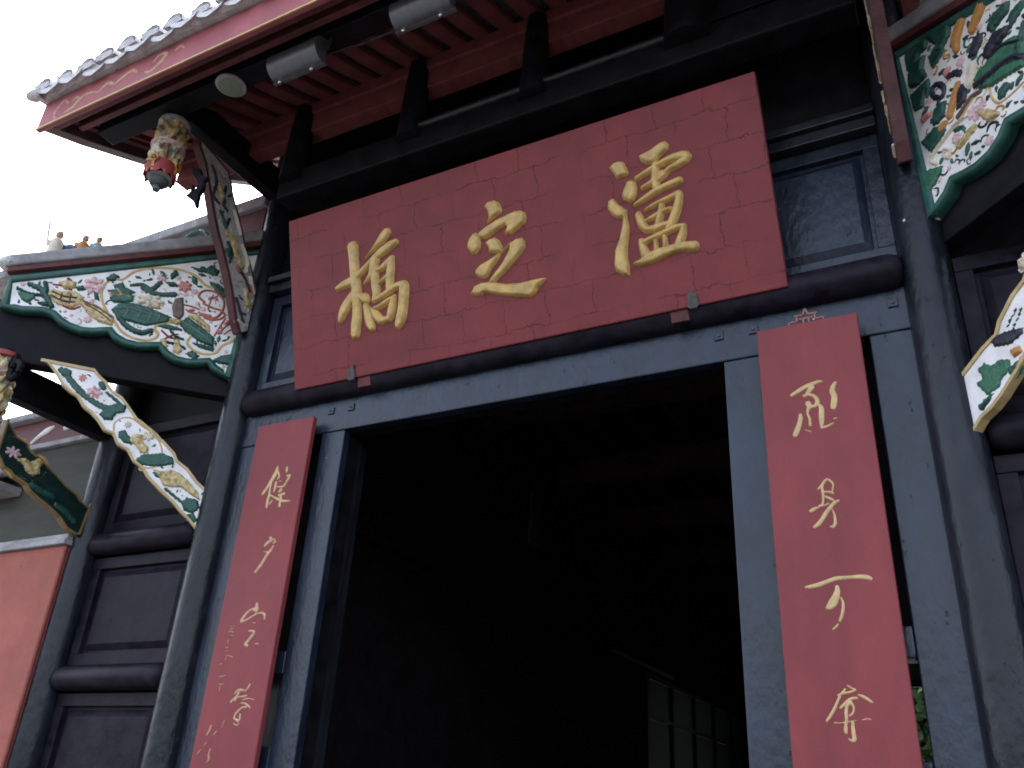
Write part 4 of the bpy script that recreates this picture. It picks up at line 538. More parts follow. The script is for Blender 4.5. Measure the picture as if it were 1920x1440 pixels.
# the dark hall behind
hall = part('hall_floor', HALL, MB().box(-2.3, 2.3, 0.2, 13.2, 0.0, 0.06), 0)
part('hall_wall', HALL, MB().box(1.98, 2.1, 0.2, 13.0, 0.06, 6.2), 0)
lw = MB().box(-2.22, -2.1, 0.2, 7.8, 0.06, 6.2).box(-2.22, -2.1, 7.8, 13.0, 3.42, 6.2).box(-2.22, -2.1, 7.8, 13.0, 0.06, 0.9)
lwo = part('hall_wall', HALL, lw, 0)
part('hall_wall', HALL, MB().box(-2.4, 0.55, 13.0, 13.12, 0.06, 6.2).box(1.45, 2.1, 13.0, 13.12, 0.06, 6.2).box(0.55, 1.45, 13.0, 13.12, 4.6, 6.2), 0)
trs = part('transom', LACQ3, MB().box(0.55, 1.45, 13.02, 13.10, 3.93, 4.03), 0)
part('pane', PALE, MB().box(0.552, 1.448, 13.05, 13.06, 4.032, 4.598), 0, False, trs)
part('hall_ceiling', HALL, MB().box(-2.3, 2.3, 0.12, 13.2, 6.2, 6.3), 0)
HBEAM = mat('hall_beam_timber', (0.075, 0.042, 0.032), rough=0.7, spec=0.2, var=0.4, scale=6, bump=0.2)
for k in range(7): part('hall_beam', HBEAM, MB().box(-2.098, 1.978, 1.3 + k * 1.8, 1.5 + k * 1.8, 5.05, 5.35), 0.01)
for k in range(9):
    part('hall_rafter', HBEAM, MB().bar((-2.05 + 0.45 * k, 0.3, 5.72), (-2.05 + 0.45 * k, 12.8, 5.72), 0.09, 0.10), 0)
part('hall_plate', HALL, MB().box(-2.098, -2.0, 0.3, 12.9, 3.42, 3.50), 0)
part('hall_rail', LACQ, MB().box(-2.0, -1.97, 6.3, 8.6, 3.43, 3.47), 0.004)
for k in range(5):
    y0 = 7.8 + k * 1.04
    w = part('window', LACQ3, MB().box(-2.17, -2.08, y0, y0 + 0.07, 0.9, 3.42).box(-2.165, -2.085, y0 + 0.07, y0 + 1.04, 3.36, 3.42).box(-2.165, -2.085, y0 + 0.07, y0 + 1.04, 2.85, 2.90), 0)
    part('pane', GLASS, MB().box(-2.13, -2.125, y0 + 0.072, y0 + 1.038, 2.902, 3.358), 0, False, w)
    part('pane', GLASS, MB().box(-2.13, -2.125, y0 + 0.072, y0 + 1.038, 0.902, 2.848), 0, False, w)

# ------------------------------------------------------------------ upper roof
ZS = [(-1.42, 5.462), (-1.38, 5.475), (-1.1, 5.575), (-0.65, 5.765), (-0.3, 5.935), (0.0, 6.10), (0.7, 6.55), (1.6, 7.2)]
def zs(y): return lerp_poly(ZS, y)
YS = [-1.36, -1.1, -0.65, -0.3, 0.0, 0.7, 1.6]
RX = 2.83
roof = part('roof', TILEU, MB().add([(x, y, zs(y) + 0.062 + t) for t in (0, 0.03) for y in YS for x in (-RX, RX)],
    [(2 * i, 2 * i + 1, 2 * i + 3, 2 * i + 2) for i in range(6)] + [(14 + 2 * i, 14 + 2 * i + 2, 14 + 2 * i + 3, 14 + 2 * i + 1) for i in range(6)] + [(0, 14, 15, 1)]), 0)
rmesh = None
def strip(x0, x1, lo, hi, ys=YS):
    m = MB(); n = len(ys)
    vs = []
    for y in ys: vs += [(x0, y, zs(y) + lo), (x1, y, zs(y) + lo), (x1, y, zs(y) + hi), (x0, y, zs(y) + hi)]
    fs = [(4 * i + a, 4 * i + (a + 1) % 4, 4 * i + 4 + (a + 1) % 4, 4 * i + 4 + a) for i in range(n - 1) for a in range(4)]
    fs += [(3, 2, 1, 0), (4 * n - 4, 4 * n - 3, 4 * n - 2, 4 * n - 1)]
    return m.add(vs, fs)
first = None
xk = -2.70
while xk < 2.75:                                                # rafters, one mesh shared by all
    if first is None:
        first = strip(-0.05, 0.05, 0.0, 0.060).build('rafter', REDW, roof, bevel=0.004); first.location.x = xk
    else:
        c = first.copy(); COL.objects.link(c); c.location.x = xk + random.uniform(-0.008, 0.008)
    xk += 0.172
for sx in (-1, 1):
    part('verge_board', VERGE, strip(sx * 2.735, sx * 2.83, -0.105, 0.10, [-1.365] + YS[1:]), 0.006, False, roof)
    part('verge_strip', REDD, strip(sx * 2.68, sx * 2.733, -0.03, 0.05), 0.004, False, roof)
part('fascia', REDF, MB().box(-2.83, 2.83, -1.40, -1.37, 5.345, 5.575), 0.005, False, roof)
part('fascia_bead', PM['gold'], MB().box(-2.83, 2.83, -1.408, -1.399, 5.345, 5.357), 0.002, False, roof)
part('fascia_backing', REDD, MB().box(-2.73, 2.73, -1.366, -1.315, 5.385, 5.47), 0.005, False, roof)
part('soffit_board', REDD, MB().box(-2.67, 2.67, -1.24, -1.20, 5.445, 5.52), 0.005, False, roof)
FA = Frame((0, -1.40, 5.345), (1, 0, 0), (0, 0, 1), (0, -1, 0))
scrolls = [[(-2.66, 0.03, 0.02), (-2.68, 0.10, 0.022), (-2.62, 0.17, 0.02), (-2.57, 0.13, 0.016)],
           [(-2.58, 0.05, 0.014), (-2.50, 0.06, 0.03), (-2.44, 0.12, 0.03), (-2.36, 0.13, 0.022), (-2.28, 0.10, 0.012)], [(-2.52, 0.12, 0.014), (-2.49, 0.15, 0.016), (-2.46, 0.12, 0.012)],
           [(-2.26, 0.10, 0.02), (-2.20, 0.14, 0.03), (-2.14, 0.11, 0.02)], [(-2.12, 0.10, 0.02), (-2.05, 0.13, 0.034), (-1.98, 0.15, 0.03), (-1.93, 0.11, 0.014)],
           [(-1.85, 0.08, 0.014), (-1.80, 0.06, 0.03), (-1.73, 0.10, 0.034), (-1.70, 0.16, 0.028), (-1.76, 0.18, 0.02), (-1.80, 0.14, 0.016)], [(-1.62, 0.15, 0.012), (-1.58, 0.17, 0.02), (-1.55, 0.14, 0.012)]]
for sc_ in scrolls: relief('gold_scroll', [sc_], FA, 0.005, 0.008, 0.005, FADED, roof)

# tiles along the eave: cap tiles with limewashed ends, drip tiles between, and the field behind
def cap_tile():
    m = MB(); n = 9; r = 0.082
    sl = 0.36
    rows = [(-1.475, r * 1.02), (-1.46, r * 1.08), (-1.40, r), (-1.15, r * 0.95)]
    vs = []
    for y, rr in rows:
        for k in range(n):
            a = math.pi * k / (n - 1)
            vs.append((math.cos(a) * rr, y, 5.642 + (y + 1.46) * sl + math.sin(a) * rr))
    fs = [(i * n + k, i * n + k + 1, i * n + n + k + 1, i * n + n + k) for i in range(3) for k in range(n - 1)]
    # recessed mortar plug in the end
    rng = random.Random(3)
    pv = [(0, -1.485, 5.668)] + [(math.cos(math.pi * k / 8) * r * 0.90, -1.462 - 0.03 * rng.random(), 5.642 + math.sin(math.pi * k / 8) * r * 0.88) for k in range(9)] + [(0, -1.480, 5.612)]
    o = len(vs); vs += pv
    fs += [(o, o + k, o + k + 1) for k in range(1, 9)] + [(o, o + 9, o + 10), (o, o + 10, o + 1)]
    return m.add(vs, fs)
def drip_tile():
    m = MB(); n = 9
    vs = []
    for y, dz in ((-1.468, -0.012), (-1.455, -0.004), (-1.12, 0.115)):
        for t in (0.0, -0.016):
            for k in range(n):
                a = -1 + 2 * k / (n - 1)
                vs.append((a * 0.105, y, 5.642 + dz + t + 0.034 * a * a - 0.034))
    fs = []
    for i in range(2):
        for k in range(n - 1):
            q = i * 2 * n
            fs.append((q + k, q + k + 1, q + 2 * n + k + 1, q + 2 * n + k))
            fs.append((q + n + k, q + 3 * n + k, q + 3 * n + k + 1, q + n + k + 1))
    fs += [(k, n + k, n + k + 1, k + 1) for k in range(n - 1)]
    # hanging lip
    o = len(vs)
    for k in range(n):
        a = -1 + 2 * k / (n - 1)
        vs += [(a * 0.10, -1.470, 5.642 - 0.012 - 0.03 + 0.034 * a * a), (a * 0.10, -1.474, 5.642 - 0.012 - 0.034 - 0.052 * (1 - abs(a)) ** 0.6)]
    fs += [(o + 2 * k, o + 2 * k + 1, o + 2 * k + 3, o + 2 * k + 2) for k in range(n - 1)]
    return m.add(vs, fs)
capt = dript = None
xk = -2.80
i = 0
while xk < 2.9:
    if capt is None:
        capt = cap_tile().build('cap_tile', BED, roof, smooth=True, recalc=False); capt.data.materials.append(TILEG)
        for p_ in capt.data.polygons:
            if p_.index >= 24 + 1 and p_.index <= 24 + 5: p_.material_index = 1  # part of the plug coloured grey as the dark hollow of the end
        dript = drip_tile().build('drip_tile', BED, roof, smooth=True)
        a, b = capt, dript
    else:
        a = capt.copy(); COL.objects.link(a); b = dript.copy(); COL.objects.link(b)
    a.location = (xk + random.uniform(-0.012, 0.012), random.uniform(-0.015, 0.012), random.uniform(-0.006, 0.006))
    a.scale.z = 1.0
    b.location = (xk + 0.1 + random.uniform(-0.01, 0.01), random.uniform(-0.012, 0.012), random.uniform(-0.006, 0.004))
    s_ = random.uniform(0.93, 1.07); a.scale.x = s_ * random.choice((-1, 1))
    xk += 0.2; i += 1
bed = MB()
rng = random.Random(11)
nx = 150
vs = []
for k in range(nx + 1):
    x = -2.86 + 5.72 * k / nx
    vs += [(x, -1.425 - 0.010 * rng.random(), 5.576 + 0.008 * rng.random()), (x, -1.445 - 0.022 * rng.random(), 5.602 + 0.012 * rng.random()), (x, -1.43, 5.640)]
part('mortar_bed', BED, MB().add(vs, [(3 * k + a, 3 * k + 3 + a, 3 * k + 4 + a, 3 * k + 1 + a) for k in range(nx) for a in (0, 1)]).add(
    [(-2.86, -1.43, 5.582), (2.86, -1.43, 5.582), (2.86, -1.3, 5.60), (-2.86, -1.3, 5.60)], [(0, 1, 2, 3)]), 0, False, roof)
tf = MB(); ny = 24; nxx = 29 * 8
ys_ = np.linspace(-1.2, 1.6, ny)
tf.add([(-2.9 + 5.8 * k / nxx, y, zs(y) + 0.12 + 0.045 * abs(math.cos(math.pi * (k / 8.0))) ** 0.7 + (0.012 if j % 2 else 0)) for j, y in enumerate(ys_) for k in range(nxx + 1)],
       [(j * (nxx + 1) + k, j * (nxx + 1) + k + 1, (j + 1) * (nxx + 1) + k + 1, (j + 1) * (nxx + 1) + k) for j in range(ny - 1) for k in range(nxx)])
tfo = part('tile_field', TILEG, tf, 0, False, roof); tfo['kind'] = 'stuff'
# tile stub at the corner
for sx in (-1, 1):
    part('corner_tile', TILEW, MB().tube([(sx * 2.80, -1.46, 5.60), (sx * 2.86, -1.47, 5.59), (sx * 2.90, -1.475, 5.60)], [0.04, 0.042, 0.03], 10), 0, True, roof)

# eave beam, purlins, short posts, tie beam
part('eave_beam', SHADED, MB().box(-2.60, 2.60, -1.15, -1.02, 5.45, 5.57))
part('purlin', REDW, MB().box(-2.70, 2.70, -0.44, -0.33, 5.615, 5.76))
part('purlin', REDW, MB().box(-2.70, 2.70, -0.46, -0.34, 5.765, 5.86))
part('tie_beam', SHADED, MB().box(-1.60, 1.95, -0.46, -0.30, 5.09, 5.285), 0.012)
part('cap_strip', LACQ, MB().tube([(-0.555, -0.462, 5.285), (1.033, -0.462, 5.285)], 0.024, 12), 0, True)
for x in (-1.50, -0.575, 0.26, 1.15):
    w = 0.075 if x < 1 else 0.11
    part('short_post', SHADED, MB().lathe((x, -0.445, 5.20), [(w * 1.15, 0), (w * 1.1, 0.15), (w, 0.40), (w * 0.85, 0.62)], 20), 0, True)
part('end_board', SHADED, MB().box(1.16, 1.95, -0.475, -0.465, 5.28, 5.90))

for sx in (-1, 1):
    # cantilever beam through the column head
    part('cantilever_beam', SHADED, MB().box(sx * CX - 0.055, sx * CX + 0.055, -1.12, 0.1, 5.50, 5.72), 0.01)
    # hanging post
    px, py = sx * CX, -1.0
    hp = part('hanging_post', LACQ, MB().lathe((px, py, 5.42), [(0.075, 0), (0.080, 0.06), (0.078, 0.25)], 24), 0, True)
    part('collar', MORT, MB().lathe((px, py, 5.405), [(0.085, 0), (0.096, 0.008), (0.096, 0.03), (0.085, 0.04)], 24), 0, True, hp)
    carved_drum((px, py, 5.085), 0.32, 0.088, 5 if sx < 0 else 9, hp)
    part('drum_band', PM['pink'], MB().lathe((px, py, 5.222), [(0.09, 0), (0.104, 0.006), (0.104, 0.014), (0.09, 0.02)], 24), 0, True, hp)
    part('lotus_cup', PM['red'], MB().lathe((px, py, 5.09), [(0.090, 0), (0.094, -0.03), (0.098, -0.085), (0.090, -0.088), (0.06, -0.05)], 24), 0, True, hp)
    hem = MB()
    for k in range(10):
        a0, a1 = 2 * math.pi * k / 10, 2 * math.pi * (k + 1) / 10; am = (a0 + a1) / 2
        P3 = lambda a, r, z: (px + r * math.cos(a), py + r * math.sin(a), z)
        hem.add([P3(a0, 0.097, 5.008), P3(am, 0.099, 5.008), P3(a1, 0.097, 5.008), P3(am, 0.094, 4.972), P3(a0, 0.088, 5.008), P3(am, 0.09, 5.008), P3(a1, 0.088, 5.008)],
                [(0, 1, 3), (1, 2, 3), (4, 3, 5), (5, 3, 6), (0, 3, 4), (2, 6, 3)])
    part('cup_hem', PM['red'], hem, 0, False, hp)
    for k in range(4):
        a = -1.2 + k * math.pi / 2
        cx_, cy_ = px + math.cos(a) * 0.102, py + math.sin(a) * 0.102
        tq = [(cx_ - math.sin(a) * 0.024 * math.cos(t), cy_ + math.cos(a) * 0.024 * math.cos(t), 5.075 + 0.024 * math.sin(t)) for t in np.linspace(0, 2 * math.pi, 17)]
        part('ring_boss', PM['orange'], MB().tube(tq, 0.008, 8, False), 0, True, hp)
        part('strap', PM['orange'], MB().bar((cx_, cy_, 5.052), (cx_ * 0.4 + px * 0.6 + math.cos(a) * 0.045, cy_ * 0.4 + py * 0.6 + math.sin(a) * 0.045, 4.985), 0.02, 0.008, (math.cos(a), math.sin(a), 0.2)), 0.002, False, hp)
    part('pendant', MORT, MB().lathe((px, py, 5.02), [(0.05, 0), (0.072, -0.015), (0.076, -0.03), (0.05, -0.042)], 24), 0, True, hp)
    part('finial', TILEU, MB().lathe((px, py, 4.985), [(0.058, 0), (0.060, -0.02), (0.045, -0.045), (0.022, -0.055), (0.026, -0.065), (0.022, -0.085), (0.004, -0.09)], 24), 0, True, hp)

# ------------------------------------------------------------------ carved struts and boards
def plate(name, poly, fr, th, material, parent, bevel=0.004):
    return MB().prism(poly, fr, -th, 0.0).build(name, material, parent, bevel=bevel)

def inset(poly, w):
    pts = [Vector(p) for p in poly]; n = len(pts)
    sg = 1 if sum(pts[i].x * pts[(i + 1) % n].y - pts[(i + 1) % n].x * pts[i].y for i in range(n)) > 0 else -1
    out = []
    for i in range(n):
        t = (pts[(i + 1) % n] - pts[i - 1]).normalized(); q = pts[i] + Vector((-t.y, t.x)) * sg * w; out.append((q.x, q.y))
    return out

def edged(name, left, right, fr, th, ground_m, edge_m, parent, ew=0.022, label=None):
    """a curved board: ground plate with a raised edge along both long sides"""
    poly = left + right[::-1]
    o = plate(name, poly, fr, th, edge_m, parent)
    plate('ground', inset(poly, 0.006), Frame(fr.at(0, 0, 0.003), fr.e1, fr.e2, fr.n), 0.02, ground_m, o, 0)
    if label: o['label'] = label
    loop = [(u, v, ew) for u, v in left + right[::-1] + left[:1]]
    # inset the edging so that it stays on the board
    cu = sum(p[0] for p in poly) / len(poly)
    e = MB()
    for side, other in ((left, right), (right, left)):
        pts = [Vector(p) for p in side]; oth = [Vector(p) for p in other]
        ins = []
        for i, p in enumerate(pts):
            q = min(oth, key=lambda z: (z - p).length); ins.append(p + (q - p).normalized() * ew)
        n = len(pts)
        vs = [fr.at(p.x, p.y, 0.0) for p in pts] + [fr.at(p.x, p.y, 0.010) for p in pts] + [fr.at(p.x, p.y, 0.010) for p in ins] + [fr.at(p.x, p.y, -0.002) for p in ins]
        fs = [(r * n + i, r * n + i + 1, (r + 1) * n + i + 1, (r + 1) * n + i) for r in range(3) for i in range(n - 1)]
        e.add(vs, fs)
    for a, b in ((left[0], right[0]), (left[-1], right[-1])):
        a, b = Vector(a), Vector(b); d = (b - a); nrm = Vector((-d.y, d.x)).normalized()
        c = Vector((cu, sum(p[1] for p in poly) / len(poly)))
        if (c - a).dot(nrm) < 0: nrm = -nrm
        q = [a, b, b + nrm * ew * 1.2, a + nrm * ew * 1.2]
        e.prism([(p.x, p.y) for p in q], fr, 0.0, 0.011)
    e.build('edging', edge_m, o)
    return o

def petals(sh, rng):
    """petals spread over a traced flower outline"""
    p = np.array(sh, float); c = p.mean(0); ext = (p.max(0) - p.min(0)) / 2
    out = []; n = 7; a0 = rng.uniform(0, 6)
    for ring, (ri, ro, w) in enumerate(((0.35, 0.80, 0.62), (0.10, 0.42, 0.50))):
        for k in range(n - 2 * ring):
            a = a0 + ring * 0.4 + 2 * math.pi * k / (n - 2 * ring)
            q = lambda f: (c[0] + ext[0] * f * math.cos(a), c[1] + ext[1] * f * math.sin(a))
            ww = w * min(ext)
            out.append([(*q(ri), ww * 0.6), (*q((ri + ro) / 2), ww), (*q(ro), ww * 0.75)])
    return out

def clusters(shapes):
    """shapes that touch stay together"""
    left = list(range(len(shapes))); out = []
    while left:
        grp = [left.pop(0)]; grew = True
        while grew:
            grew = False
            for j in list(left):
                P = np.array([p[:2] for p in shapes[j]])
                t = np.linspace(0, 1, 6)[:, None, None]; P = (P[None, :-1] * (1 - t) + P[None, 1:] * t).reshape(-1, 2)
                rad = max([p[2] for p in shapes[j] if len(p) == 3] + [0]) / 2
                if min(sdf([shapes[g]], P[:, 0], P[:, 1]).min() for g in grp) < rad * 0.7 + 0.002:
                    grp.append(j); left.remove(j); grew = True
        out.append([shapes[g] for g in grp])
    return out

def motifs(lst, fr, parent, H=0.016, r=0.012, res=0.006, grow=0.004):
    rng = random.Random(17)
    for i, (k, m, sh) in enumerate(lst):
        hh = H * (0.55 if m in ('gold',) else 1.0) * (1 + 0.25 * ((i * 7) % 5 - 2) / 2)
        lump = 0.0022 if m in ('gold2', 'cream', 'orange') else 0.0008
        leafy = m.startswith('leaf') or m == 'dark'
        if m in ('pink', 'pink2', 'cream') and len(sh) == 1 and len(sh[0][0]) == 2:
            relief(k, petals(sh[0], rng), fr, hh * 1.1, r, res * 0.8, PM[m], parent, sep=True)
            continue
        if k == 'vein':
            for s_ in sh: relief(k, [[(u_, v_, w_ * 1.5) for u_, v_, w_ in s_]], fr, 0.008, 0.006, 0.004, PM[m], parent, base=0.0165)
            continue
        for grp in clusters(sh):
            relief(k, grp, fr, hh, r, res, PM[m], parent, lump=lump, grow=grow if leafy or m in ('orange', 'gold2') else 0.001, saw=0.0038 if leafy else 0.0025 if m == 'gold2' else 0.0)

def filler(poly, taken, fr, parent, count, seed, kinds, size, H=0.011, res=0.006, gap=0.012, margin=0.03):
    """small sprigs that fill the ground between the large motifs"""
    rng = random.Random(seed); shapes = [s for _, _, sh in taken for s in sh]
    P = np.array(poly); u0, v0 = P.min(0); u1, v1 = P.max(0); n = 0; g = 0.008
    U, V = np.meshgrid(np.arange(u0, u1 + g, g), np.arange(v0, v1 + g, g))
    inside = -sdf([poly], U, V); free = sdf(shapes, U, V)
    for _ in range(count * 40):
        u, v = rng.uniform(u0, u1), rng.uniform(v0, v1); s = rng.uniform(*size)
        i_, j_ = int((v - v0) / g), int((u - u0) / g)
        if inside[i_, j_] < s * 0.8 + margin or free[i_, j_] < s * 0.55 + gap: continue
        free = np.minimum(free, np.hypot(U - u, V - v) - s * 0.7)
        kind, m = rng.choice(kinds); a = rng.uniform(0, 2 * math.pi); ca, sa = math.cos(a), math.sin(a)
        T = lambda x, y: (u + s * (x * ca - y * sa), v + s * (x * sa + y * ca))
        if kind == 'leaf': sh = [[T(-1, 0), T(-0.5, 0.36), T(0.1, 0.46), T(0.7, 0.26), T(1.05, 0), T(0.6, -0.3), T(0, -0.42), T(-0.6, -0.26)]]
        elif kind == 'blossom': sh = petals([T(-0.7, -0.7), T(0.7, -0.7), T(0.7, 0.7), T(-0.7, 0.7)], rng)
        else: sh = [[(*T(-1, -0.2), s * 0.22), (*T(-0.4, 0.35), s * 0.34), (*T(0.3, 0.1), s * 0.36), (*T(0.6, -0.4), s * 0.3), (*T(0.25, -0.6), s * 0.2)]]
        relief(kind, sh, fr, H, 0.010, res, PM[m], parent, sep=(kind == 'blossom'), saw=0.003 if kind == 'leaf' else 0)
        n += 1
        if n >= count: break

for sx in (-1, 1):
    e1 = Vector((sx, -1, 0)).normalized(); nn = Vector((-sx, -1, 0)).normalized()
    FR = Frame((sx * 2.1, -0.08, 0), e1, (0, 0, 1), nn)
    # upper strut, in the plane of the column and the cantilever
    FU = Frame((sx * 2.012, 0, 0), (0, -1, 0), (0, 0, 1), (-sx, 0, 0))
    us = edged('carved_strut', [tuple(p) for p in DATA['SU']['left']], [tuple(p) for p in DATA['SU']['right']], FU, 0.05, GREYC, STRED, G, 0.008)
    us['label'] = 'slim curved strut carved with dragons and scrolls under the upper eave'
    motifs(DATA['SUm'], FU, us, 0.018, 0.010, 0.006)
    filler([tuple(p) for p in DATA['SU']['left'] + DATA['SU']['right'][::-1]], DATA['SUm'], FU, us, 46, 31, [('scroll', 'dark'), ('scroll', 'bronze'), ('scroll', 'gold2'), ('scroll', 'cream'), ('leaf', 'leaf'), ('scroll', 'cream'), ('scroll', 'pink')], (0.018, 0.036), gap=0.0, margin=0.004, res=0.005)
    # front edge board in dark red
    L = [tuple(p) for p in DATA['SU']['left']]
    eb = MB(); n = len(L)
    vs = []
    for u, v in L: vs += [FU.at(u + 0.012, v, -0.052), FU.at(u + 0.012, v, 0.004), FU.at(u - 0.004, v, 0.004), FU.at(u - 0.004, v, -0.052)]
    eb.add(vs, [(4 * i + a, 4 * i + (a + 1) % 4, 4 * i + 4 + (a + 1) % 4, 4 * i + 4 + a) for i in range(n - 1) for a in range(4)] + [(0, 1, 2, 3), (4 * n - 4, 4 * n - 3, 4 * n - 2, 4 * n - 1)])
    eb.build('strut_edge', STRED, us)
    # little scroll hanging beside the strut
    FS = Frame((sx * 2.035, -0.86, 0), (sx * -1 if False else -sx, 0, 0), (0, 0, 1), (0, -1, 0))
    plate('scroll_drop', [tuple(p) for p in DATA['scr']], FS, 0.03, LACQ3, G, 0.003)

    # splayed cantilever of the side wing: beam, big carved board, strut, post
    def bm_(u0, u1, z0, z1, d0, d1): return MB().prism([(u0, z0), (u1, z0), (u1, z1), (u0, z1)], FR, d0, d1)
    part('wing_beam', SHADED, bm_(-0.06, 1.46, 3.945, 4.36, -0.15, -0.048), 0.008)
    bot = [tuple(p) for p in DATA['PLbot']]
    top = [(1.43, 4.50), (-0.02, 5.085)]
    poly = [(1.43, bot[0][1])] + bot[1:-1] + [(-0.02, 4.055)] + [top[1], top[0]]
    pb = plate('carved_board', inset(poly, 0.012), FR, 0.045, WHITE, G)
    pb['label'] = 'large tapering board carved with flowers and leaves in a scalloped green frame'
    # green frame: rounded moulding round the board
    fr_ = MB()
    ring = poly + [poly[0]]
    cpt = Vector((0.45, 4.55))
    pts = [Vector(p) for p in poly]; n = len(pts); area = sum(pts[i].x * pts[(i + 1) % n].y - pts[(i + 1) % n].x * pts[i].y for i in range(n)); sg = 1 if area > 0 else -1
    nr = []
    for i in range(n):
        t = (pts[(i + 1) % n] - pts[i - 1]).normalized(); nr.append(Vector((-t.y, t.x)) * sg)
    W = 0.050
    prof = [(0.004, -0.05), (-0.002, -0.01), (0.002, 0.014), (0.014, 0.022), (0.028, 0.020), (0.040, 0.011), (W, -0.002)]
    m_ = len(prof); vs = []
    for i in range(n):
        for k, d in prof:
            kk = min(k, 0.045) if i in (n - 1, n - 2) else k
            p = pts[i] + nr[i] * (kk * (1.15 if i in (n - 1, n - 2, 0) else 1.0)); vs.append(FR.at(p.x, p.y, d))
    fr_.add(vs, [(i * m_ + a, ((i + 1) % n) * m_ + a, ((i + 1) % n) * m_ + a + 1, i * m_ + a + 1) for i in range(n) for a in range(m_ - 1)])
    fr_.build('green_frame', GREEN, pb, smooth=True)
    sprigs = [('leaf', 'leaf'), ('leaf', 'leaf'), ('tendril', 'leaf'), ('blossom', 'pink'), ('leaf', 'leaf2'), ('tendril', 'gold2')]
    inner = [tuple(p) for p in poly]
    if sx < 0:
        motifs(DATA['PL'], FR, pb)
        filler(inner, DATA['PL'], FR, pb, 90, 41, sprigs, (0.012, 0.030), margin=0.045, gap=0.004, res=0.005)
    else:
        rest = [q for q in DATA['PL'] if np.array(q[2][0])[:, 0].min() > 0.62]
        motifs(DATA['PRm'], FR, pb, grow=0.007)
        motifs(rest, FR, pb)
        filler(inner, DATA['PRm'] + rest, FR, pb, 150, 43, sprigs + [('leaf', 'dark'), ('tendril', 'dark'), ('tendril', 'orange'), ('leaf', 'leaf')], (0.014, 0.036), margin=0.045, gap=0.0, res=0.005)
    # strut below
    sl_, sr_ = [tuple(p) for p in DATA['SL']['left']], [tuple(p) for p in DATA['SL']['right']]
    if sx > 0:                                                 # the right strut bends a little lower
        dz = lambda u: 0.085 * min(1, max(0.1, u / 0.15)) * (1 - max(0, u - 0.4) / 0.7)
        sl_ = [(u, v - dz(u) * 0.8) for u, v in sl_]; sr_ = [(u, v - dz(u)) for u, v in sr_]
    st = edged('carved_strut', sl_, sr_, FR, 0.035, WHITE, PALEG, G, 0.016)
    st['label'] = 'wavy white strut painted with birds and peonies, gold edged'
    if sx < 0:
        motifs(DATA['SLm'], FR, st, 0.014, 0.012, 0.006)
        filler(sl_ + sr_[::-1], DATA['SLm'], FR, st, 40, 51, sprigs, (0.011, 0.022), margin=0.018, gap=0.004, res=0.005)
    else:
        motifs(DATA['SRm'], FR, st, 0.014, 0.012, 0.006, grow=0.0)
        motifs([q for q in DATA['SLm'] if np.array(q[2][0])[:, 0].min() > 0.34], FR, st, 0.014, 0.012, 0.006)
    # shade-coloured straight cantilever and strut from the outer column
    part('wing_beam', SHADED, MB().bar((sx * 3.19, 0.05, 3.885), (sx * 3.19, -1.12, 3.885), 0.11, 0.22), 0.008)
    F2 = Frame((sx * 3.145, 0, 0), (0, -1, 0), (0, 0, 1), (-sx, 0, 0))
    s2 = edged('carved_strut', [tuple(p) for p in DATA['S2']['left']], [tuple(p) for p in DATA['S2']['right']], F2, 0.04, DARKG, SHADEG, G, 0.011)
    s2['label'] = 'shaded green strut with a gold roundel by the masonry wall'
    motifs(DATA['S2m'], F2, s2, 0.012, 0.012, 0.006)
    # hanging post at the wing corner
    q = FR.at(1.33, 0, -0.10); qx, qy = q.x, q.y
    hp = part('hanging_post', SHADED, MB().lathe((qx, qy, 3.97), [(0.075, 0), (0.080, 0.03), (0.070, 0.05)], 24), 0, True)
    carved_drum((qx, qy, 3.56), 0.42, 0.088, 21 if sx < 0 else 22, hp)
    part('collar', PM['red'], MB().lathe((qx, qy, 3.955), [(0.09, 0), (0.108, 0.008), (0.108, 0.035), (0.09, 0.045)], 24), 0, True, hp)
    part('lotus_cup', PM['red'], MB().lathe((qx, qy, 3.57), [(0.085, 0), (0.095, -0.07), (0.06, -0.075), (0.05, -0.12), (0.01, -0.14)], 24), 0, True, hp)
    ear = [(qx - sx * 0.16 + 0.045 * math.cos(t) * 1.0, qy, 3.86 + 0.055 * math.sin(t)) for t in np.linspace(0, 2 * math.pi, 21)]
    part('ear_scroll', SHADED, MB().tube(ear, 0.022, 8, False).bar((qx - sx * 0.05, qy, 3.90), (qx - sx * 0.15, qy, 3.94), 0.03, 0.08), 0, True, hp)

    # wing roof over the splayed board: hip of mortar and tile, roof slope behind, red parapet with a grey cap
    hip = MB().prism([(1.47, 4.545), (-0.02, 5.145), (-0.02, 5.235), (1.49, 4.625)], FR, -0.10, 0.045)
    wr = part('wing_roof', TILEG, MB().add([FR.at(0, 5.16, -0.02), FR.at(1.47, 4.56, -0.02), (sx * 4.1, -1.10, 4.57), (sx * 4.1, 0.1, 5.16), (sx * 2.1, 0.1, 5.16),
                                            FR.at(0, 5.10, -0.02), FR.at(1.47, 4.50, -0.02), (sx * 4.1, -1.10, 4.51), (sx * 4.1, 0.1, 5.10), (sx * 2.1, 0.1, 5.10)],
                                           [(0, 1, 2, 3, 4), (9, 8, 7, 6, 5), (0, 5, 6, 1), (1, 6, 7, 2), (2, 7, 8, 3), (3, 8, 9, 4), (4, 9, 5, 0)]), 0)
    hip.build('hip_ridge', MORT, wr, bevel=0.014)
    MB().prism([(1.45, 4.515), (-0.02, 5.105), (-0.02, 5.147), (1.45, 4.547)], FR, -0.08, 0.030).build('hip_board', REDD, wr)
    MB().ball(FR.at(1.46, 4.595, -0.02), (0.075, 0.075, 0.05), 12, 8).build('hip_end', TILEW, wr, smooth=True)
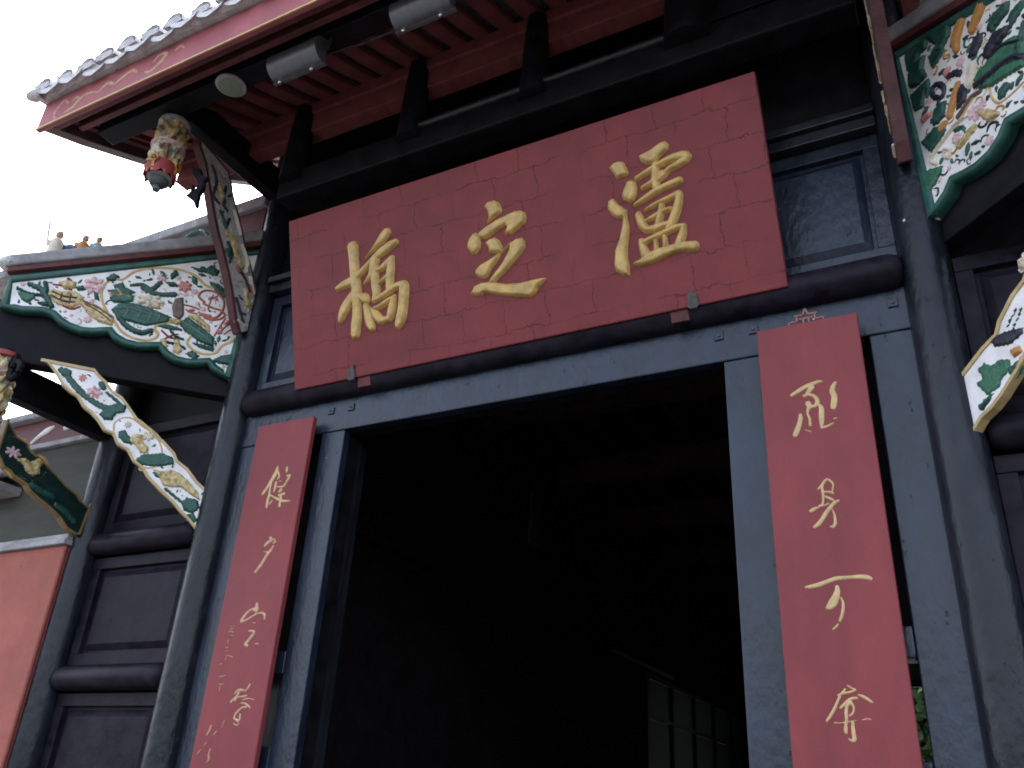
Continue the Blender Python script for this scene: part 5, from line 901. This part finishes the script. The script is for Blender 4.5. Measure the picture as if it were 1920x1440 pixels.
    FRR = Frame(FR.at(0, 0, 0.0), FR.e1, FR.e2, FR.n)
    for sh in ([[(0.60, 4.965, 0.03), (0.57, 4.985, 0.04), (0.54, 4.965, 0.03)]], [[(0.52, 4.99, 0.02), (0.48, 5.06, 0.035), (0.43, 5.125, 0.04), (0.375, 5.135, 0.035), (0.345, 5.10, 0.025)], [(0.46, 5.02, 0.02), (0.42, 5.075, 0.025), (0.385, 5.085, 0.018)]],
               [[(0.345, 5.09, 0.05), (0.30, 5.12, 0.07), (0.25, 5.17, 0.09), (0.20, 5.19, 0.09)]]):
        relief('ridge_scroll', sh, FRR, 0.03, 0.018, 0.008, TEAL, wr, base=-0.02)
        b_ = Frame(FRR.at(0, 0, -0.04), FR.e1, FR.e2, -FR.n)
        relief('ridge_scroll', sh, b_, 0.03, 0.018, 0.008, TEAL, wr, base=-0.02)
    x0, x1 = sorted((sx * 2.15, sx * 3.72))
    part('parapet', REDD, MB().box(x0, x1, -0.04, 0.09, 5.162, 5.50), 0.006)
    part('parapet_cap', MORT, MB().box(x0 - 0.01, x1 + 0.01, -0.08, 0.12, 5.505, 5.60), 0.012)
    part('parapet_band', MORT, MB().box(x0, x1, -0.055, -0.041, 5.20, 5.27), 0.006)

# ------------------------------------------------------------------ name board
FQ = Frame((0, -0.114, 3.84), (1, 0, 0), (0, -0.32, 1.047), (0, -1.047, -0.32))
NP = thing('name_board', (0, -0.114, 3.84), 'large dark red name board with three raised gold characters tilted over the doorway', 'name board')
MB().prism([(-1.465, 0), (1.465, 0), (1.465, 1.095), (-1.465, 1.095)], FQ, -0.045, 0.0).build('board', PLAQ, NP, bevel=0.006)
for k in ('Q1', 'Q2', 'Q3'): relief('character', DATA[k], FQ, 0.024, 0.020, 0.0035, GOLD, NP, grow=0.0035)
for s_, x in ((-1, -1.026), (1, 1.025)):
    MB().prism([(x - 0.034, 0.0), (x - 0.026, 0.05), (x + s_ * -0.02, 0.082), (x + 0.02, 0.055), (x + 0.026, 0.0), (x + 0.012, -0.012), (x - 0.02, -0.012)], FQ, 0.001, 0.010).build('iron_clip', IRON, NP, bevel=0.002)
    MB().prism([(x - 0.02, -0.012), (x + 0.012, -0.012), (x + 0.012, -0.004), (x - 0.02, -0.004)], FQ, -0.05, 0.002).build('clip_hook', CHROME, NP)
for x in (-0.955, 0.945):
    MB().prism([(x - 0.045, -0.06), (x + 0.045, -0.06), (x + 0.045, -0.002), (x - 0.045, -0.002)], FQ, -0.06, -0.012).build('support_block', REDD, NP, bevel=0.004)

# ------------------------------------------------------------------ couplet boards
FC = Frame((0, -0.085, 0), (1, 0, 0), (0, 0, 1), (0, -1, 0))
for sx, keys, lab in ((1, ('R1', 'R2', 'R3', 'R4'), 'tall narrow red board with four gold characters hung right of the doorway'),
                      (-1, ('L1', 'L2', 'L3', 'L4', 'L5', 'L6'), 'tall narrow red board with gold characters and a small signature hung left of the doorway')):
    CB = thing('couplet_board', (sx * 1.518, -0.085, 0.95), lab, 'couplet board', 'couplet boards beside the doorway')
    MB().box(sx * 1.518 - 0.218, sx * 1.518 + 0.218, -0.085, -0.05, 0.95, 3.655).build('board', COUP, CB, bevel=0.005)
    for k in keys:
        if k == 'L5': gs = [[0, 1], [2, 3], [4], [5]]
        elif k == 'L6': gs = [[0, 1, 2, 3], [4], [5, 6], [7, 8], [9], [10], [11, 12]]
        else: gs = [range(len(DATA[k]))]
        for g_ in gs: relief('character' if k not in ('L5', 'L6') else 'signature_mark', [DATA[k][q] for q in g_], FC, 0.0035, 0.005, 0.0028, GOLDF if k in ('L5', 'L6') else GOLDH if k in ('L2', 'L3', 'L4') else GOLDP, CB)
    MB().box(sx * 1.518 - 0.03, sx * 1.518 + 0.03, -0.05, 0.0, 3.60, 3.64).build('hanger', IRON, CB)
    if sx > 0:
        FH = Frame((1.518, -0.055, 3.66), (1, 0, 0), (0, 0, 1), (0, -1, 0))
        fret = MB()
        for a, b, c, d in ((-0.075, 0.0, -0.075, 0.02), (-0.075, 0.02, -0.04, 0.02), (-0.04, 0.02, -0.04, 0.05), (-0.05, 0.05, -0.012, 0.05), (-0.012, 0.05, 0.0, 0.082), (0.0, 0.082, 0.012, 0.05), (0.012, 0.05, 0.05, 0.05), (0.04, 0.05, 0.04, 0.02), (0.04, 0.02, 0.075, 0.02), (0.075, 0.02, 0.075, 0.0), (-0.012, 0.0, -0.012, 0.03), (0.012, 0.0, 0.012, 0.03), (-0.03, 0.03, 0.03, 0.03)):
            fret.bar(FH.at(a, b), FH.at(c, d), 0.006, 0.006, (0, 1, 0))
        fret.build('fret_ornament', PM['rust'], CB)

# ------------------------------------------------------------------ things under the eave
for x, lab in ((-0.885, 'grey barrel floodlight under the eave nearer the hanging post'), (-0.04, 'grey barrel floodlight under the eave cut off by the top of the picture')):
    FL = thing('floodlight', (x, -1.12, 5.34), lab, 'floodlight', 'floodlights under the eave')
    n = 14; vs = []
    for xx in (x - 0.175, x + 0.175):
        for k in range(n + 1):
            a = math.radians(20 + 200 * k / n); vs.append((xx, -1.12 + 0.085 * math.cos(a + math.radians(60)), 5.345 + 0.085 * math.sin(a + math.radians(60))))
    fs = [(k, k + 1, n + 2 + k, n + 1 + k) for k in range(n)] + [tuple(range(n, -1, -1)), tuple(range(n + 1, 2 * n + 2))]
    hb = MB().add(vs, fs + [(n, 0, n + 1, 2 * n + 1)]).build('housing', STEEL, FL, smooth=True)
    a0, a1 = Vector(vs[n]), Vector(vs[0])
    MB().bar((x - 0.185, a0.y, a0.z), (x + 0.185, a0.y, a0.z), 0.022, 0.014).build('rim', STEEL, FL)
    MB().bar((x - 0.185, a1.y, a1.z), (x + 0.185, a1.y, a1.z), 0.022, 0.014).build('rim', STEEL, FL)
    for q in (x - 0.13, x + 0.10):
        MB().lathe((q, a0.y - 0.004, a0.z - 0.004), [(0.012, -0.01), (0.014, 0.005), (0.008, 0.026), (0.001, 0.03)], 12, (0, -0.6, -0.8)).build('screw', CHROME, FL, smooth=True)
    MB().tube([(x + 0.19, -1.12, 5.35), (x + 0.205, -1.12, 5.42), (x + 0.19, -1.10, 5.47), (x - 0.05, -1.09, 5.475)], 0.009, 8).build('bracket', IRON, FL, smooth=True)
    MB().tube([(x + 0.05, -1.06, 5.43), (x + 0.12, -1.03, 5.44), (x + 0.35, -1.01, 5.435), (x + 0.6, -1.005, 5.44), (x + 0.82, -1.01, 5.44)], 0.006, 6).build('cable', IRON, FL, smooth=True)
    MB().tube([(x - 0.19, -1.12, 5.35), (x - 0.20, -1.12, 5.42), (x - 0.19, -1.10, 5.47), (x - 0.05, -1.09, 5.475)], 0.009, 8).build('bracket', IRON, FL, smooth=True)

RD = thing('ceiling_disc', (-1.47, -1.09, 5.44), 'small pale green oval disc fixed under the eave beside the hanging post', 'disc')
MB().lathe((-1.47, -1.09, 5.449), [(0.09, 0), (0.092, -0.012), (0.08, -0.02)], 32).build('rim', MORT, RD, smooth=True)
MB().lathe((-1.47, -1.09, 5.430), [(0.079, 0), (0.06, -0.004), (0.005, -0.006)], 32).build('face', DISC, RD, smooth=True)

SLP = thing('strip_lamp', (-2.06, 4.4, 4.14), 'dim grey upright strip lamp on the wall deep inside the doorway', 'lamp')
MB().box(-2.09, -2.05, 4.2, 4.42, 4.16, 4.74).build('tube_housing', STEEL, SLP, bevel=0.01)

# ------------------------------------------------------------------ ceramic figures on the hip of the side roof
FRL = Frame((-2.1, -0.08, 0), (-1, -1, 0), (0, 0, 1), (1, -1, 0))
def figure(u, z, h, mat_body, label, headm, arm=None, sword=False):
    b = FRL.at(u, z, -0.02)
    t = thing('ridge_figure', tuple(b), label, 'figurine', 'ceramic figures on the side roof')
    m = MB()
    A = lambda du, dz, d=0.0: FRL.at(u + du, z + dz, -0.02 + d)
    m.tube([A(0, -0.02), A(0.0, h * 0.2), A(0, h * 0.5), A(0, h * 0.68), A(0, h * 0.76)], [h * 0.30, h * 0.24, h * 0.20, h * 0.18, h * 0.08], 12)
    m.tube([A(0.02, h * 0.62), A(h * 0.28, h * 0.48), A(h * 0.30, h * 0.66)], [h * 0.09, h * 0.08, h * 0.06], 8)
    m.tube([A(-0.02, h * 0.62), A(-h * 0.28, h * 0.45), A(-h * 0.16, h * 0.34)], [h * 0.09, h * 0.08, h * 0.06], 8)
    body = m.build('body', mat_body, t, smooth=True)
    rm = body.modifiers.new('remesh', 'REMESH'); rm.mode = 'VOXEL'; rm.voxel_size = 0.008; rm.use_smooth_shade = True
    hd = MB().ball(A(0, h * 0.89), (h * 0.125, h * 0.125, h * 0.16), 12, 9).build('head', headm, t, smooth=True)
    MB().ball(A(-0.006, h * 0.97), (h * 0.085, h * 0.085, h * 0.09), 10, 7).build('headdress', PM['rust'], hd, smooth=True)
    if sword: MB().bar(A(h * 0.30, h * 0.6), A(h * 0.42, h * 1.35), 0.008, 0.014).build('sword', PM['cream'], t)
SKIN = mat('glazed_flesh', (0.42, 0.22, 0.17), rough=0.4, var=0.15, scale=20)
figure(1.245, 4.705, 0.20, PM['cream'], 'small ceramic warrior with raised sword at the end of the side roof hip', SKIN, sword=True)
figure(1.088, 4.745, 0.17, PM['orange'], 'small ceramic figure with pink head between two others on the side roof hip', SKIN)
figure(1.005, 4.775, 0.15, TEAL, 'small ceramic figure in a teal robe with orange head on the side roof hip', PM['orange'])
AR = thing('ridge_arch', tuple(FRL.at(1.165, 4.75, -0.02)), 'blue ceramic arch linking the small figures on the side roof hip', 'ornament')
BLUE = mat('blue_glaze', (0.09, 0.12, 0.25), rough=0.35, var=0.3, scale=20)
MB().tube([FRL.at(1.215, 4.735, -0.02), FRL.at(1.19, 4.795, -0.02), FRL.at(1.155, 4.815, -0.02), FRL.at(1.125, 4.79, -0.02), FRL.at(1.09, 4.77, -0.02)], [0.022, 0.024, 0.022, 0.02, 0.022], 10).build('arch', BLUE, AR, smooth=True)
MB().tube([FRL.at(1.06, 4.80, -0.02), FRL.at(1.03, 4.82, -0.02), FRL.at(0.99, 4.815, -0.02), FRL.at(0.93, 4.835, -0.02)], [0.015, 0.018, 0.018, 0.015], 10).build('arch', TEAL, AR, smooth=True)

# ------------------------------------------------------------------ masonry wall at the far left
MW = thing('masonry_wall', (-3.8, 0.1, 0), 'orange red limewashed masonry wall with grey cornice at the left edge', 'wall')
MB().box(-4.9, -3.205, -0.13, -0.105, 0, 3.025).build('wall', WALLR, MW, bevel=0.01)
MB().box(-4.9, -3.20, -0.104, 0.0, 0, 3.02).build('wall_end', WALLD, MW)
MB().box(-4.9, -3.19, -0.16, 0.0, 3.027, 3.062).build('cornice', MORT, MW, bevel=0.006)
MB().box(-4.9, -3.20, -0.14, 0.0, 3.064, 3.10).build('cornice', MORT, MW, bevel=0.006)
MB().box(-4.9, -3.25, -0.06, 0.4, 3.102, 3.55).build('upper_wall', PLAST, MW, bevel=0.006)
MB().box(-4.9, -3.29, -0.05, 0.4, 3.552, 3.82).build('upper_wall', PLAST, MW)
MB().box(-4.9, -3.27, -0.09, 0.4, 3.822, 3.862).build('string_course', MORT, MW, bevel=0.006)
fz = MB().box(-4.9, -3.28, -0.055, 0.4, 3.864, 4.075).build('frieze', REDD, MW)
MB().box(-4.9, -3.27, -0.12, 0.4, 4.077, 4.13).build('coping', MORT, MW, bevel=0.01)
FZ = Frame((0, -0.055, 0), (1, 0, 0), (0, 0, 1), (0, -1, 0))
for sh in ([[(-4.08, 3.90, 0.02), (-4.0, 3.95, 0.035), (-3.93, 3.98, 0.05), (-3.87, 4.0, 0.025)]], [[(-3.72, 3.97, 0.04), (-3.66, 3.99, 0.06), (-3.62, 4.01, 0.03)]], [[(-4.5, 3.95, 0.04), (-4.42, 3.98, 0.06), (-4.34, 3.99, 0.03)]]):
    relief('white_motif', sh, FZ, 0.012, 0.012, 0.008, WHITE, fz)
MB().box(-4.9, -3.99, -0.30, -0.06, 3.47, 3.53).build('ledge', MORT, MW, bevel=0.01)
lt = None
for k in range(11):
    if lt is None:
        lt = MB().tube([(0, -0.31, 3.555), (0, -0.06, 3.68)], 0.036, 10).build('ledge_tile', TILEW, MW, smooth=True); lt.location.x = -4.05; a = lt
    else:
        a = lt.copy(); COL.objects.link(a); a.location.x = -4.05 - 0.075 * k

# ------------------------------------------------------------------ tree seen through the back of the hall
TR = thing('tree', (1.1, 17.0, 0), 'leafy green tree glimpsed through the slot beside the right couplet board', 'tree')
MB().tube([(1.1, 17, 0), (1.15, 17, 1.4), (1.0, 17.05, 2.8), (1.05, 17, 4.4)], [0.16, 0.13, 0.10, 0.05], 10).build('trunk', BARK, TR, smooth=True)
cr = MB(); rng = random.Random(2)
for k in range(9000):
    while True:
        p = Vector((rng.uniform(-1, 1), rng.uniform(-1, 1), rng.uniform(-1, 1)))
        if 0.25 < p.length < 1: break
    c = Vector((1.05 + p.x * 2.2, 17.0 + p.y * 1.6, 4.0 + p.z * 1.9))
    if (math.sin(c.x * 3.1) * math.sin(c.z * 2.7 + 1) > 0.8): continue
    d = Vector((rng.uniform(-1, 1), rng.uniform(-1, 1), rng.uniform(-1, 1))).normalized() * 0.13
    e = d.cross(Vector((rng.uniform(-1, 1), rng.uniform(-1, 1), rng.uniform(-1, 1)))).normalized() * 0.075
    cr.add([c - d, c + e, c + d, c - e], [(0, 1, 2, 3)])
cr.build('crown', LEAFM, TR, recalc=False)
